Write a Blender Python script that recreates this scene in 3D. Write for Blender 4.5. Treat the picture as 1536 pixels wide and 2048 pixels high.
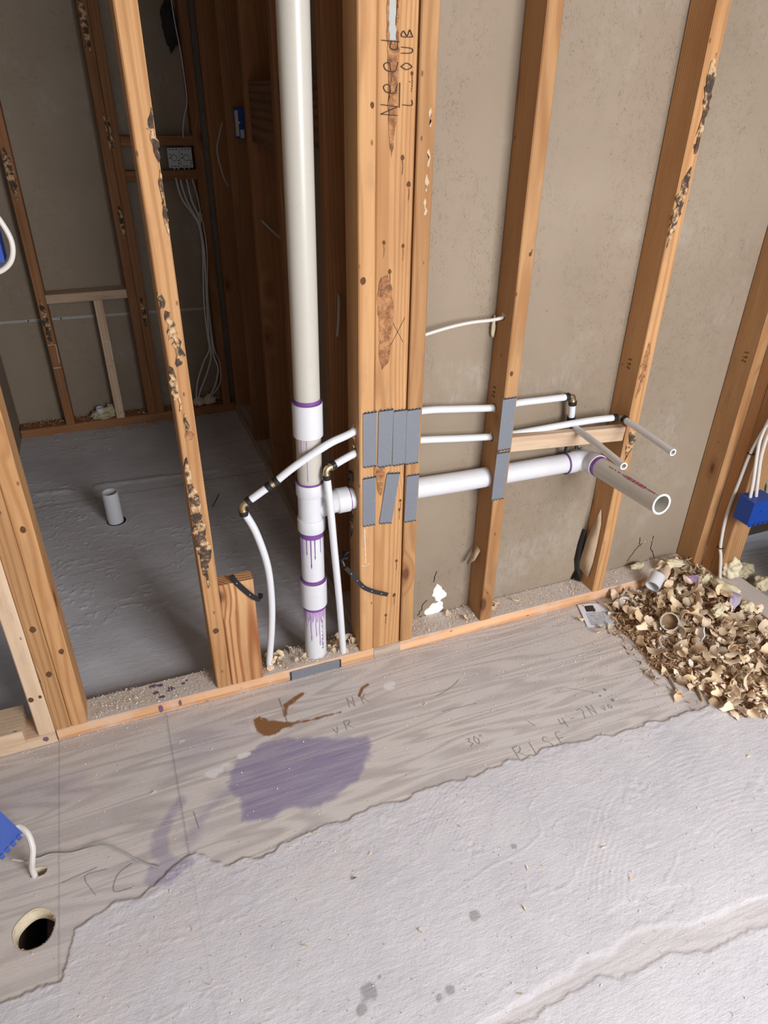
import bpy, math, random
import numpy as np
from mathutils import Vector, Matrix, noise as mnoise

for _o in list(bpy.data.objects):
    bpy.data.objects.remove(_o)
S = bpy.context.scene
COL = S.collection
PI = math.pi

# ------------------------------------------------------------------ camera
YAW, PITCH, ROLL = 0.381055, 0.549478, 0.015735
CAMPOS = Vector((-0.502276, -1.416743, 1.427046))
_f = Vector((math.sin(YAW)*math.cos(PITCH), math.cos(YAW)*math.cos(PITCH), -math.sin(PITCH)))
_r = Vector((math.cos(YAW), -math.sin(YAW), 0))
_u = _r.cross(_f)
_rt = _r*math.cos(ROLL) + _u*math.sin(ROLL)
_up = -_r*math.sin(ROLL) + _u*math.cos(ROLL)
cam = bpy.data.cameras.new('camera')
camo = bpy.data.objects.new('camera', cam)
COL.objects.link(camo)
mw = Matrix((( _rt.x, _up.x, -_f.x, CAMPOS.x), (_rt.y, _up.y, -_f.y, CAMPOS.y), (_rt.z, _up.z, -_f.z, CAMPOS.z), (0, 0, 0, 1)))
camo.matrix_world = mw
cam.sensor_fit = 'VERTICAL'
cam.sensor_height = 24.0
cam.lens = 1406.42/2048*24.0
cam.clip_start = 0.02
S.camera = camo

# ------------------------------------------------------------------ world, lights, exposure
S.view_settings.view_transform = 'Standard'
S.view_settings.look = 'None'
S.view_settings.gamma = 1.0
S.view_settings.use_curve_mapping = False
S.view_settings.exposure = 0.0
w = bpy.data.worlds.new('world'); S.world = w; w.use_nodes = True
wb = w.node_tree.nodes['Background']
wb.inputs[0].default_value = (0.74, 0.84, 1.0, 1)
wb.inputs[1].default_value = 1.05

def area(name, loc, target, sx, sy, power, colr):
    l = bpy.data.lights.new(name, 'AREA'); l.shape = 'RECTANGLE'; l.size = sx; l.size_y = sy
    l.energy = power; l.color = colr
    o = bpy.data.objects.new(name, l); COL.objects.link(o)
    o.location = loc
    d = Vector(target) - Vector(loc)
    o.rotation_euler = d.to_track_quat('-Z', 'Y').to_euler()
    return o
area('daylight_window', (0.75, -2.9, 1.55), (0.1, 0.1, 0.1), 1.1, 1.3, 110, (0.98, 0.98, 1.0))

# ------------------------------------------------------------------ helpers
def tag(o, label=None, cat=None, group=None, kind=None):
    if label: o['label'] = label
    if cat: o['category'] = cat
    if group: o['group'] = group
    if kind: o['kind'] = kind
    return o

def empty(name, loc=(0, 0, 0), rot=(0, 0, 0)):
    o = bpy.data.objects.new(name, None); COL.objects.link(o)
    o.empty_display_size = 0.02
    o.location = loc; o.rotation_euler = rot
    return o

def build(name, verts, faces, mat, parent=None, smooth=False, angle=None):
    me = bpy.data.meshes.new(name)
    me.from_pydata([tuple(v) for v in verts], [], faces)
    me.update()
    if mat is not None: me.materials.append(mat)
    if smooth:
        me.polygons.foreach_set('use_smooth', [True]*len(me.polygons))
        if angle: 
            try: me.set_sharp_from_angle(angle=angle)
            except Exception: pass
    o = bpy.data.objects.new(name, me); COL.objects.link(o)
    if parent is not None: o.parent = parent
    return o

class MB:
    def __init__(s): s.v = []; s.f = []
    def add(s, vs, fs):
        n = len(s.v); s.v += [tuple(v) for v in vs]; s.f += [tuple(i+n for i in f) for f in fs]
    def box(s, a, b, M=None):
        x0, y0, z0 = a; x1, y1, z1 = b
        vs = [(x0,y0,z0),(x1,y0,z0),(x1,y1,z0),(x0,y1,z0),(x0,y0,z1),(x1,y0,z1),(x1,y1,z1),(x0,y1,z1)]
        if M is not None: vs = [tuple(M @ Vector(v)) for v in vs]
        s.add(vs, [(0,3,2,1),(4,5,6,7),(0,1,5,4),(1,2,6,5),(2,3,7,6),(3,0,4,7)])
    def prism(s, poly, h0, h1, M=None, axis='z'):
        n = len(poly)
        def P(p, h):
            if axis == 'z': return (p[0], p[1], h)
            if axis == 'y': return (p[0], h, p[1])
            return (h, p[0], p[1])
        vs = [P(p, h0) for p in poly] + [P(p, h1) for p in poly]
        if M is not None: vs = [tuple(M @ Vector(v)) for v in vs]
        fs = [tuple(range(n-1, -1, -1)), tuple(range(n, 2*n))] + [(i, (i+1) % n, n+(i+1) % n, n+i) for i in range(n)]
        s.add(vs, fs)
    def tube(s, pts, r, n=16, cap=True, inner=None):
        pts = [Vector(p) for p in pts]
        rs = r if isinstance(r, (list, tuple)) else [r]*len(pts)
        t0 = (pts[1]-pts[0]).normalized()
        a = Vector((0, 0, 1)) if abs(t0.z) < 0.9 else Vector((1, 0, 0))
        u = t0.cross(a).normalized(); rings = []
        for i, p in enumerate(pts):
            if i == 0: t = pts[1]-pts[0]
            elif i == len(pts)-1: t = pts[-1]-pts[-2]
            else: t = (pts[i+1]-p).normalized() + (p-pts[i-1]).normalized()
            t.normalize()
            u = (u - t*u.dot(t)).normalized(); v = t.cross(u)
            rings.append((p, u.copy(), v.copy(), t))
        base = len(s.v)
        for (p, u, v, t), rr in zip(rings, rs):
            for k in range(n):
                an = 2*PI*k/n
                s.v.append(tuple(p + u*(rr*math.cos(an)) + v*(rr*math.sin(an))))
        m = len(rings)
        for i in range(m-1):
            for k in range(n):
                a0 = base+i*n+k; a1 = base+i*n+(k+1) % n
                s.f.append((a0, a1, a1+n, a0+n))
        if inner:
            # hollow: inner wall and end rings
            b2 = len(s.v)
            for (p, u, v, t), rr in zip(rings, rs):
                for k in range(n):
                    an = 2*PI*k/n; q = rr-inner
                    s.v.append(tuple(p + u*(q*math.cos(an)) + v*(q*math.sin(an))))
            for i in range(m-1):
                for k in range(n):
                    a0 = b2+i*n+k; a1 = b2+i*n+(k+1) % n
                    s.f.append((a0+n, a1+n, a1, a0))
            for k in range(n):
                k1 = (k+1) % n
                s.f.append((base+k1, base+k, b2+k, b2+k1))
                o = (m-1)*n
                s.f.append((base+o+k, base+o+k1, b2+o+k1, b2+o+k))
        elif cap:
            s.f.append(tuple(base+k for k in range(n-1, -1, -1)))
            s.f.append(tuple(base+(m-1)*n+k for k in range(n)))
    def build(s, name, mat, parent=None, smooth=False, angle=0.6):
        return build(name, s.v, s.f, mat, parent, smooth, angle)

def catmull(pts, k=6):
    P = [Vector(p) for p in pts]; P = [P[0]*2-P[1]] + P + [P[-1]*2-P[-2]]
    out = []
    for i in range(1, len(P)-2):
        for j in range(k):
            t = j/k
            out.append(0.5*((2*P[i]) + (P[i+1]-P[i-1])*t + (2*P[i-1]-5*P[i]+4*P[i+1]-P[i+2])*t*t + (3*P[i]-P[i-1]-3*P[i+1]+P[i+2])*t**3))
    out.append(P[-2]); return out

# ------------------------------------------------------------------ materials
def mat(name):
    m = bpy.data.materials.new(name); m.use_nodes = True
    nt = m.node_tree; b = nt.nodes['Principled BSDF']
    return m, nt, b
def N(nt, t, **kw):
    n = nt.nodes.new(t)
    for k, v in kw.items():
        if k.startswith('i_'): n.inputs[k[2:].replace('_', ' ')].default_value = v
        else: setattr(n, k, v)
    return n
def L(nt, a, b): nt.links.new(a, b)
def math_(nt, op, a, b=None, c=None, clamp=False):
    n = nt.nodes.new('ShaderNodeMath'); n.operation = op; n.use_clamp = clamp
    for i, x in enumerate((a, b, c)):
        if x is None: continue
        if isinstance(x, (int, float)): n.inputs[i].default_value = x
        else: nt.links.new(x, n.inputs[i])
    return n.outputs[0]
def mixc(nt, fac, a, b, mode='MIX'):
    n = nt.nodes.new('ShaderNodeMix'); n.data_type = 'RGBA'; n.blend_type = mode
    if isinstance(fac, (int, float)): n.inputs[0].default_value = fac
    else: nt.links.new(fac, n.inputs[0])
    for i, x in ((6, a), (7, b)):
        if isinstance(x, tuple): n.inputs[i].default_value = (*x[:3], 1)
        else: nt.links.new(x, n.inputs[i])
    return n.outputs[2]
def ramp(nt, fac, stops):
    n = nt.nodes.new('ShaderNodeValToRGB'); cr = n.color_ramp
    while len(cr.elements) < len(stops): cr.elements.new(0.5)
    for e, (p, c) in zip(cr.elements, stops):
        e.position = p; e.color = (c, c, c, 1) if isinstance(c, (int, float)) else (*c, 1)
    nt.links.new(fac, n.inputs[0]); return n.outputs[0]
def mapr(nt, v, a, b, c=0.0, d=1.0):
    n = nt.nodes.new('ShaderNodeMapRange'); nt.links.new(v, n.inputs[0])
    for i, x in zip((1, 2, 3, 4), (a, b, c, d)): n.inputs[i].default_value = x
    return n.outputs[0]
def noise(nt, vec, scale, detail=3, rough=0.55, out=0, dist=0.0):
    n = nt.nodes.new('ShaderNodeTexNoise'); n.inputs['Scale'].default_value = scale
    n.inputs['Detail'].default_value = detail; n.inputs['Roughness'].default_value = rough
    n.inputs['Distortion'].default_value = dist
    nt.links.new(vec, n.inputs['Vector']); return n.outputs[out]
def mapping(nt, vec, scale=(1, 1, 1), loc=None, rot=None):
    n = nt.nodes.new('ShaderNodeMapping'); nt.links.new(vec, n.inputs['Vector'])
    n.inputs['Scale'].default_value = scale
    if rot: n.inputs['Rotation'].default_value = rot
    if loc is not None:
        if isinstance(loc, tuple): n.inputs['Location'].default_value = loc
        else: nt.links.new(loc, n.inputs['Location'])
    return n.outputs[0]
def bump(nt, b, h, strength=0.3, dist=0.002, nrm=None):
    n = nt.nodes.new('ShaderNodeBump'); n.inputs['Strength'].default_value = strength
    n.inputs['Distance'].default_value = dist; nt.links.new(h, n.inputs['Height'])
    if nrm is not None: nt.links.new(nrm, n.inputs['Normal'])
    nt.links.new(n.outputs[0], b.inputs['Normal']); return n.outputs[0]

def wood(name, light, dark, ringamt=0.5, knots=0.8, ringf=400.0, dirt=0.3, rough=0.75):
    m, nt, b = mat(name)
    tc = N(nt, 'ShaderNodeTexCoord').outputs['Object']
    rnd = N(nt, 'ShaderNodeObjectInfo').outputs['Random']
    off = nt.nodes.new('ShaderNodeCombineXYZ')
    L(nt, math_(nt, 'MULTIPLY', rnd, 13.0), off.inputs[2])
    L(nt, math_(nt, 'MULTIPLY', math_(nt, 'FRACT', math_(nt, 'MULTIPLY', rnd, 37.7)), 3.0), off.inputs[0])
    v = mapping(nt, tc, (1, 1, 1), loc=off.outputs[0])
    # growth rings around a pith lying beside the board
    warp = noise(nt, mapping(nt, v, (6, 6, 1.1)), 1.0, 2, 0.5)
    sep = nt.nodes.new('ShaderNodeSeparateXYZ'); L(nt, tc, sep.inputs[0])
    r1 = math_(nt, 'FRACT', math_(nt, 'MULTIPLY', rnd, 91.3))
    px = math_(nt, 'MULTIPLY_ADD', r1, 0.10, -0.05)
    x = math_(nt, 'SUBTRACT', sep.outputs[0], px)
    y = math_(nt, 'SUBTRACT', sep.outputs[1], math_(nt, 'MULTIPLY_ADD', rnd, 0.06, 0.03))
    rr = math_(nt, 'SQRT', math_(nt, 'ADD', math_(nt, 'MULTIPLY', x, x), math_(nt, 'MULTIPLY', y, y)))
    rr = math_(nt, 'MULTIPLY_ADD', warp, 0.035, rr)
    kn = nt.nodes.new('ShaderNodeTexVoronoi'); kn.inputs['Scale'].default_value = 1.0
    L(nt, mapping(nt, v, (9, 9, 4.2)), kn.inputs['Vector'])
    kd = kn.outputs['Distance']
    kr = nt.nodes.new('ShaderNodeSeparateColor'); L(nt, kn.outputs['Color'], kr.inputs[0])
    on = math_(nt, 'GREATER_THAN', kr.outputs[0], 1.0-knots*0.55)
    rr = math_(nt, 'MULTIPLY_ADD', math_(nt, 'MULTIPLY', mapr(nt, kd, 0.0, 0.35, 1.0, 0.0), on), 0.012, rr)
    ring = math_(nt, 'SINE', math_(nt, 'MULTIPLY', rr, ringf*2.6))
    ring = mapr(nt, ring, -0.2, 1.0)
    fib = noise(nt, mapping(nt, v, (260, 260, 7)), 1.0, 3, 0.6)
    big = noise(nt, mapping(nt, v, (12, 12, 2.0)), 1.0, 3, 0.6)
    c = mixc(nt, math_(nt, 'MULTIPLY', ring, ringamt), light, dark)
    c = mixc(nt, mapr(nt, fib, 0.35, 0.75, 0.0, 0.35), c, dark)
    c = mixc(nt, mapr(nt, big, 0.42, 0.72, 0.0, 0.45), c, (dark[0]*0.75, dark[1]*0.68, dark[2]*0.62))
    kdark = (0.10, 0.045, 0.02)
    kmask = math_(nt, 'MULTIPLY', mapr(nt, kd, 0.075, 0.115, 1.0, 0.0), on)
    khalo = math_(nt, 'MULTIPLY', mapr(nt, kd, 0.09, 0.24, 0.5, 0.0), on)
    c = mixc(nt, khalo, c, (dark[0]*0.7, dark[1]*0.5, dark[2]*0.4))
    c = mixc(nt, math_(nt, 'MULTIPLY', kmask, 0.8), c, kdark)
    # small nail / pin holes and dirt
    pn = nt.nodes.new('ShaderNodeTexVoronoi'); L(nt, mapping(nt, v, (30, 30, 14)), pn.inputs['Vector']); pn.inputs['Scale'].default_value = 1
    pm = mapr(nt, pn.outputs['Distance'], 0.05, 0.09, 0.7, 0.0)
    pr = nt.nodes.new('ShaderNodeSeparateColor'); L(nt, pn.outputs['Color'], pr.inputs[0])
    pm = math_(nt, 'MULTIPLY', pm, math_(nt, 'GREATER_THAN', pr.outputs[1], 0.72))
    c = mixc(nt, pm, c, (0.09, 0.04, 0.02))
    dn = noise(nt, mapping(nt, v, (30, 30, 10), ), 1.0, 5, 0.7)
    c = mixc(nt, mapr(nt, dn, 0.55, 0.72, 0.0, dirt), c, (0.22, 0.15, 0.10))
    hue = nt.nodes.new('ShaderNodeHueSaturation'); L(nt, c, hue.inputs['Color'])
    L(nt, math_(nt, 'MULTIPLY_ADD', math_(nt, 'FRACT', math_(nt, 'MULTIPLY', rnd, 57.1)), 0.28, 0.86), hue.inputs['Value'])
    L(nt, hue.outputs[0], b.inputs['Base Color'])
    b.inputs['Roughness'].default_value = rough
    b.inputs['Specular IOR Level'].default_value = 0.25
    bump(nt, b, math_(nt, 'ADD', fib, math_(nt, 'MULTIPLY', kmask, -1.0)), 0.35, 0.0012)
    return m

def simple(name, colr, rough=0.5, spec=0.5, metal=0.0, nscale=30, namt=0.15, b_amt=0.0, dirtc=None, dirt=0.0):
    m, nt, b = mat(name)
    tc = N(nt, 'ShaderNodeTexCoord').outputs['Object']
    n1 = noise(nt, tc, nscale, 4, 0.6)
    c = mixc(nt, mapr(nt, n1, 0.3, 0.75, 0.0, namt), colr, tuple(x*0.55 for x in colr))
    if dirtc:
        n2 = noise(nt, tc, nscale*2.3, 5, 0.7)
        c = mixc(nt, mapr(nt, n2, 0.56, 0.66, 0.0, dirt), c, dirtc)
    L(nt, c, b.inputs['Base Color'])
    b.inputs['Roughness'].default_value = rough; b.inputs['Metallic'].default_value = metal
    b.inputs['Specular IOR Level'].default_value = spec
    if b_amt: bump(nt, b, noise(nt, tc, nscale*5, 4, 0.6), b_amt, 0.001)
    return m

M = {}
M['stud'] = wood('stud_wood', (0.52, 0.295, 0.135), (0.335, 0.155, 0.058), 0.62, 0.95)
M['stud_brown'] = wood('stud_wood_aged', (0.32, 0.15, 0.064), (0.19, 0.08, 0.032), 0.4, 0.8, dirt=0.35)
M['pale'] = wood('pale_pine', (0.62, 0.47, 0.33), (0.45, 0.29, 0.18), 0.45, 0.75, 200)
M['fir'] = wood('striped_fir', (0.68, 0.41, 0.20), (0.36, 0.135, 0.05), 1.0, 0.05, 250, 0.1)
M['plate'] = wood('plate_wood', (0.72, 0.44, 0.25), (0.50, 0.25, 0.12), 0.8, 0.3, 210, 0.4)
M['grey_wood'] = wood('dirty_wood', (0.50, 0.42, 0.35), (0.33, 0.25, 0.19), 0.6, 0.5, 180, 0.6)

M['dark_fir'] = wood('dark_fir', (0.20, 0.105, 0.055), (0.10, 0.048, 0.024), 0.9, 0.2, 120)
def plate_material():
    # bottom plate: clean edge grain on its sides, grey dust trodden into its top
    m = M['plate'].copy(); m.name = 'bottom_plate_wood'; nt = m.node_tree; b = nt.nodes['Principled BSDF']
    src = b.inputs['Base Color'].links[0].from_socket
    g = N(nt, 'ShaderNodeNewGeometry')
    sp = nt.nodes.new('ShaderNodeSeparateXYZ'); L(nt, g.outputs['True Normal'], sp.inputs[0])
    n1 = noise(nt, g.outputs['Position'], 22, 5, 0.7)
    f = math_(nt, 'MULTIPLY', mapr(nt, sp.outputs[2], 0.6, 0.9), mapr(nt, n1, 0.2, 0.6, 0.75, 1.0))
    fine = noise(nt, g.outputs['Position'], 220, 3, 0.7)
    dust = mixc(nt, mapr(nt, fine, 0.4, 0.7), (0.50, 0.45, 0.42), (0.64, 0.57, 0.51))
    side = mapr(nt, noise(nt, g.outputs['Position'], 14, 4, 0.6), 0.5, 0.7, 0.0, 0.55)
    c = mixc(nt, side, src, (0.62, 0.50, 0.44))
    c = mixc(nt, f, c, dust)
    L(nt, c, b.inputs['Base Color'])
    return m
M['sole'] = plate_material()

def drywall_mat():
    m, nt, b = mat('drywall_paper')
    tc = N(nt, 'ShaderNodeTexCoord').outputs['Object']
    big = noise(nt, tc, 2.2, 3, 0.5)
    c = mixc(nt, mapr(nt, big, 0.3, 0.7), (0.260, 0.205, 0.150), (0.315, 0.255, 0.190))
    # abraded glue marks: short upright squiggles in patches
    patch = mapr(nt, noise(nt, mapping(nt, tc, (5, 5, 2.2)), 1.0, 2, 0.5), 0.42, 0.52)
    sq = noise(nt, mapping(nt, tc, (110, 110, 45)), 1.0, 2, 0.5, dist=1.5)
    line = math_(nt, 'SUBTRACT', 1.0, mapr(nt, math_(nt, 'ABSOLUTE', math_(nt, 'SUBTRACT', sq, 0.5)), 0.0, 0.018, 0.0, 1.0))
    gate = mapr(nt, noise(nt, tc, 34, 3, 0.6), 0.43, 0.52)
    line = math_(nt, 'MULTIPLY', math_(nt, 'MULTIPLY', line, patch), gate)
    c = mixc(nt, math_(nt, 'MULTIPLY', line, 0.8), c, (0.13, 0.10, 0.065))
    # chalky scuffs
    sc = mapr(nt, noise(nt, tc, 3.3, 5, 0.68), 0.55, 0.70, 0.0, 0.45)
    sc2 = mapr(nt, noise(nt, mapping(nt, tc, (90, 90, 30)), 1.0, 3, 0.7), 0.35, 0.7)
    c = mixc(nt, math_(nt, 'MULTIPLY', sc, sc2), c, (0.46, 0.43, 0.40))
    pin = nt.nodes.new('ShaderNodeTexVoronoi'); pin.inputs['Scale'].default_value = 24; L(nt, tc, pin.inputs['Vector'])
    pc = nt.nodes.new('ShaderNodeSeparateColor'); L(nt, pin.outputs['Color'], pc.inputs[0])
    pm = math_(nt, 'MULTIPLY', mapr(nt, pin.outputs['Distance'], 0.03, 0.06, 0.8, 0.0), math_(nt, 'GREATER_THAN', pc.outputs[0], 0.7))
    c = mixc(nt, pm, c, (0.12, 0.08, 0.05))
    L(nt, c, b.inputs['Base Color']); b.inputs['Roughness'].default_value = 0.85
    b.inputs['Specular IOR Level'].default_value = 0.2
    bump(nt, b, math_(nt, 'ADD', noise(nt, tc, 160, 4, 0.6), math_(nt, 'MULTIPLY', line, -1.5)), 0.25, 0.001)
    return m
M['drywall'] = drywall_mat()
M['ceiling'] = simple('ceiling_board', (0.42, 0.36, 0.30), 0.9, 0.2)
M['pvc'] = simple('white_pvc', (0.66, 0.67, 0.70), 0.35, 0.5, namt=0.06, dirtc=(0.5, 0.45, 0.5), dirt=0.12)
M['pvc_beige'] = simple('aged_pvc', (0.51, 0.49, 0.435), 0.33, 0.5, namt=0.06, dirtc=(0.35, 0.3, 0.25), dirt=0.12, nscale=16)
M['pex'] = simple('white_pex', (0.68, 0.70, 0.73), 0.35, 0.5, namt=0.03)
M['pex_clear'] = simple('milky_pex', (0.64, 0.63, 0.63), 0.4, 0.5, namt=0.05)
M['crimp'] = simple('black_crimp_ring', (0.012, 0.012, 0.013), 0.35, 0.5)
M['brass'] = simple('brass', (0.72, 0.60, 0.38), 0.3, 0.5, 1.0)
M['primer'] = simple('purple_primer', (0.20, 0.07, 0.30), 0.4, 0.5, namt=0.4, nscale=60)
M['primer_thin'] = simple('thin_purple_primer', (0.50, 0.35, 0.60), 0.4, 0.5, namt=0.5, nscale=70)
M['steel'] = simple('nail_plate_steel', (0.185, 0.20, 0.23), 0.5, 0.5, 0.15, namt=0.12, nscale=50, dirtc=(0.5, 0.5, 0.5), dirt=0.12)
M['tooth'] = simple('dark_plate_tooth', (0.04, 0.045, 0.055), 0.6, 0.4, 0.6)  # dark metal of the plate teeth and knockout rings
M['black'] = simple('black_plastic', (0.02, 0.02, 0.023), 0.4, 0.5)
M['blue'] = simple('blue_box_plastic', (0.012, 0.055, 0.30), 0.4, 0.5, namt=0.15)
M['cable'] = simple('white_cable', (0.64, 0.61, 0.57), 0.45, 0.4, namt=0.08)
M['cable_grey'] = simple('grey_cable', (0.62, 0.62, 0.62), 0.5, 0.4, namt=0.08)
M['wire_grey'] = simple('thin_grey_wire', (0.36, 0.36, 0.34), 0.5, 0.4, namt=0.08)
M['galv'] = simple('galvanised_metal', (0.52, 0.54, 0.56), 0.45, 0.5, 0.0, namt=0.35, nscale=160)
M['foam'] = simple('yellow_foam', (0.74, 0.66, 0.46), 0.8, 0.2, namt=0.3, nscale=60, b_amt=0.5)
M['foam_old'] = simple('dusty_foam', (0.52, 0.45, 0.30), 0.85, 0.2, namt=0.4, nscale=50, b_amt=0.5)
M['mud'] = simple('white_joint_compound', (0.90, 0.90, 0.89), 0.8, 0.3, namt=0.06)
M['chalk'] = simple('white_scratch', (0.56, 0.43, 0.30), 0.9, 0.2, namt=0.3, nscale=120)
M['chalk_white'] = simple('white_chalk', (0.75, 0.70, 0.66), 0.9, 0.2)
M['dark'] = simple('dark_gap', (0.015, 0.012, 0.01), 0.9, 0.1)
M['pencil'] = simple('pencil_graphite', (0.36, 0.35, 0.355), 0.7, 0.3)
M['marker'] = simple('black_marker', (0.035, 0.022, 0.015), 0.7, 0.2)
M['redprint'] = simple('red_print', (0.35, 0.02, 0.06), 0.5, 0.4)
M['paper'] = simple('printed_paper', (0.72, 0.74, 0.80), 0.8, 0.2, namt=0.1)
M['flap'] = simple('torn_brown_paper', (0.50, 0.37, 0.25), 0.85, 0.2, namt=0.3)
M['insul'] = simple('insulation', (0.55, 0.50, 0.36), 0.95, 0.1, namt=0.6, nscale=40, b_amt=0.8)
M['under_floor'] = simple('dark_void', (0.055, 0.03, 0.025), 0.9, 0.1)

def bark_mat():
    m, nt, b = mat('torn_bark')
    tc = N(nt, 'ShaderNodeTexCoord').outputs['Object']
    n1 = noise(nt, tc, 55, 4, 0.6); n2 = noise(nt, tc, 220, 3, 0.6)
    c = ramp(nt, n1, [(0.40, (0.045, 0.032, 0.024)), (0.50, (0.11, 0.065, 0.04)), (0.54, (0.42, 0.26, 0.13)), (0.62, (0.62, 0.44, 0.25))])
    c = mixc(nt, mapr(nt, n2, 0.5, 0.7, 0, 0.6), c, (0.10, 0.06, 0.035))
    L(nt, c, b.inputs['Base Color']); b.inputs['Roughness'].default_value = 0.9
    bump(nt, b, n1, 1.0, 0.004); return m
M['bark'] = bark_mat()
def bark2():
    m, nt, b = mat('reddish_bark')
    tc = N(nt, 'ShaderNodeTexCoord').outputs['Object']
    n1 = noise(nt, tc, 70, 4, 0.65); n2 = noise(nt, tc, 300, 3, 0.6)
    c = ramp(nt, n1, [(0.35, (0.15, 0.07, 0.035)), (0.5, (0.30, 0.13, 0.05)), (0.62, (0.42, 0.21, 0.09))])
    c = mixc(nt, mapr(nt, n2, 0.6, 0.72, 0, 0.7), c, (0.62, 0.44, 0.24))
    L(nt, c, b.inputs['Base Color']); b.inputs['Roughness'].default_value = 0.9
    bump(nt, b, n1, 0.8, 0.002); return m
M['bark_red'] = bark2()

def shaving_mat(name, a, bcol):
    m, nt, b = mat(name)
    tc = N(nt, 'ShaderNodeTexCoord').outputs['Object']
    rnd = N(nt, 'ShaderNodeObjectInfo').outputs['Random']
    st = nt.nodes.new('ShaderNodeTexWave'); st.wave_type = 'BANDS'; st.bands_direction = 'Z'
    st.inputs['Scale'].default_value = 95; st.inputs['Distortion'].default_value = 2.5; L(nt, tc, st.inputs['Vector'])
    c = mixc(nt, math_(nt, 'MULTIPLY', st.outputs['Fac'], 0.35), a, bcol)
    hue = nt.nodes.new('ShaderNodeHueSaturation'); L(nt, c, hue.inputs['Color'])
    L(nt, math_(nt, 'MULTIPLY_ADD', rnd, 0.55, 0.58), hue.inputs['Value'])
    L(nt, math_(nt, 'MULTIPLY_ADD', math_(nt, 'FRACT', math_(nt, 'MULTIPLY', rnd, 17.3)), 0.35, 0.75), hue.inputs['Saturation'])
    L(nt, hue.outputs[0], b.inputs['Base Color']); b.inputs['Roughness'].default_value = 0.75
    b.inputs['Specular IOR Level'].default_value = 0.25
    b.inputs['Subsurface Weight'].default_value = 0.0
    return m
M['shaving'] = shaving_mat('fresh_wood_shaving', (0.84, 0.65, 0.43), (0.58, 0.38, 0.21))
M['bits'] = shaving_mat('small_wood_bits', (0.66, 0.47, 0.29), (0.36, 0.22, 0.12))
def crumb_mat():
    m, nt, b = mat('sawdust')
    g = N(nt, 'ShaderNodeNewGeometry')
    r = g.outputs['Random Per Island']
    c = ramp(nt, r, [(0.0, (0.70, 0.54, 0.37)), (0.5, (0.78, 0.68, 0.56)), (0.8, (0.55, 0.38, 0.23)), (1.0, (0.80, 0.76, 0.72))])
    L(nt, c, b.inputs['Base Color']); b.inputs['Roughness'].default_value = 0.85
    return m
M['crumb'] = crumb_mat()
def heap_mat():
    m, nt, b = mat('heap_of_fines')
    g = N(nt, 'ShaderNodeNewGeometry')
    r = g.outputs['Random Per Island']
    c = ramp(nt, r, [(0.0, (0.62, 0.43, 0.25)), (0.4, (0.44, 0.27, 0.15)), (0.7, (0.24, 0.13, 0.07)), (1.0, (0.74, 0.56, 0.36))])
    L(nt, c, b.inputs['Base Color']); b.inputs['Roughness'].default_value = 0.85
    return m
M['heap'] = heap_mat()
M['mesh_cover'] = simple('grey_cable_cover', (0.3, 0.3, 0.3), 0.7)

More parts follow.
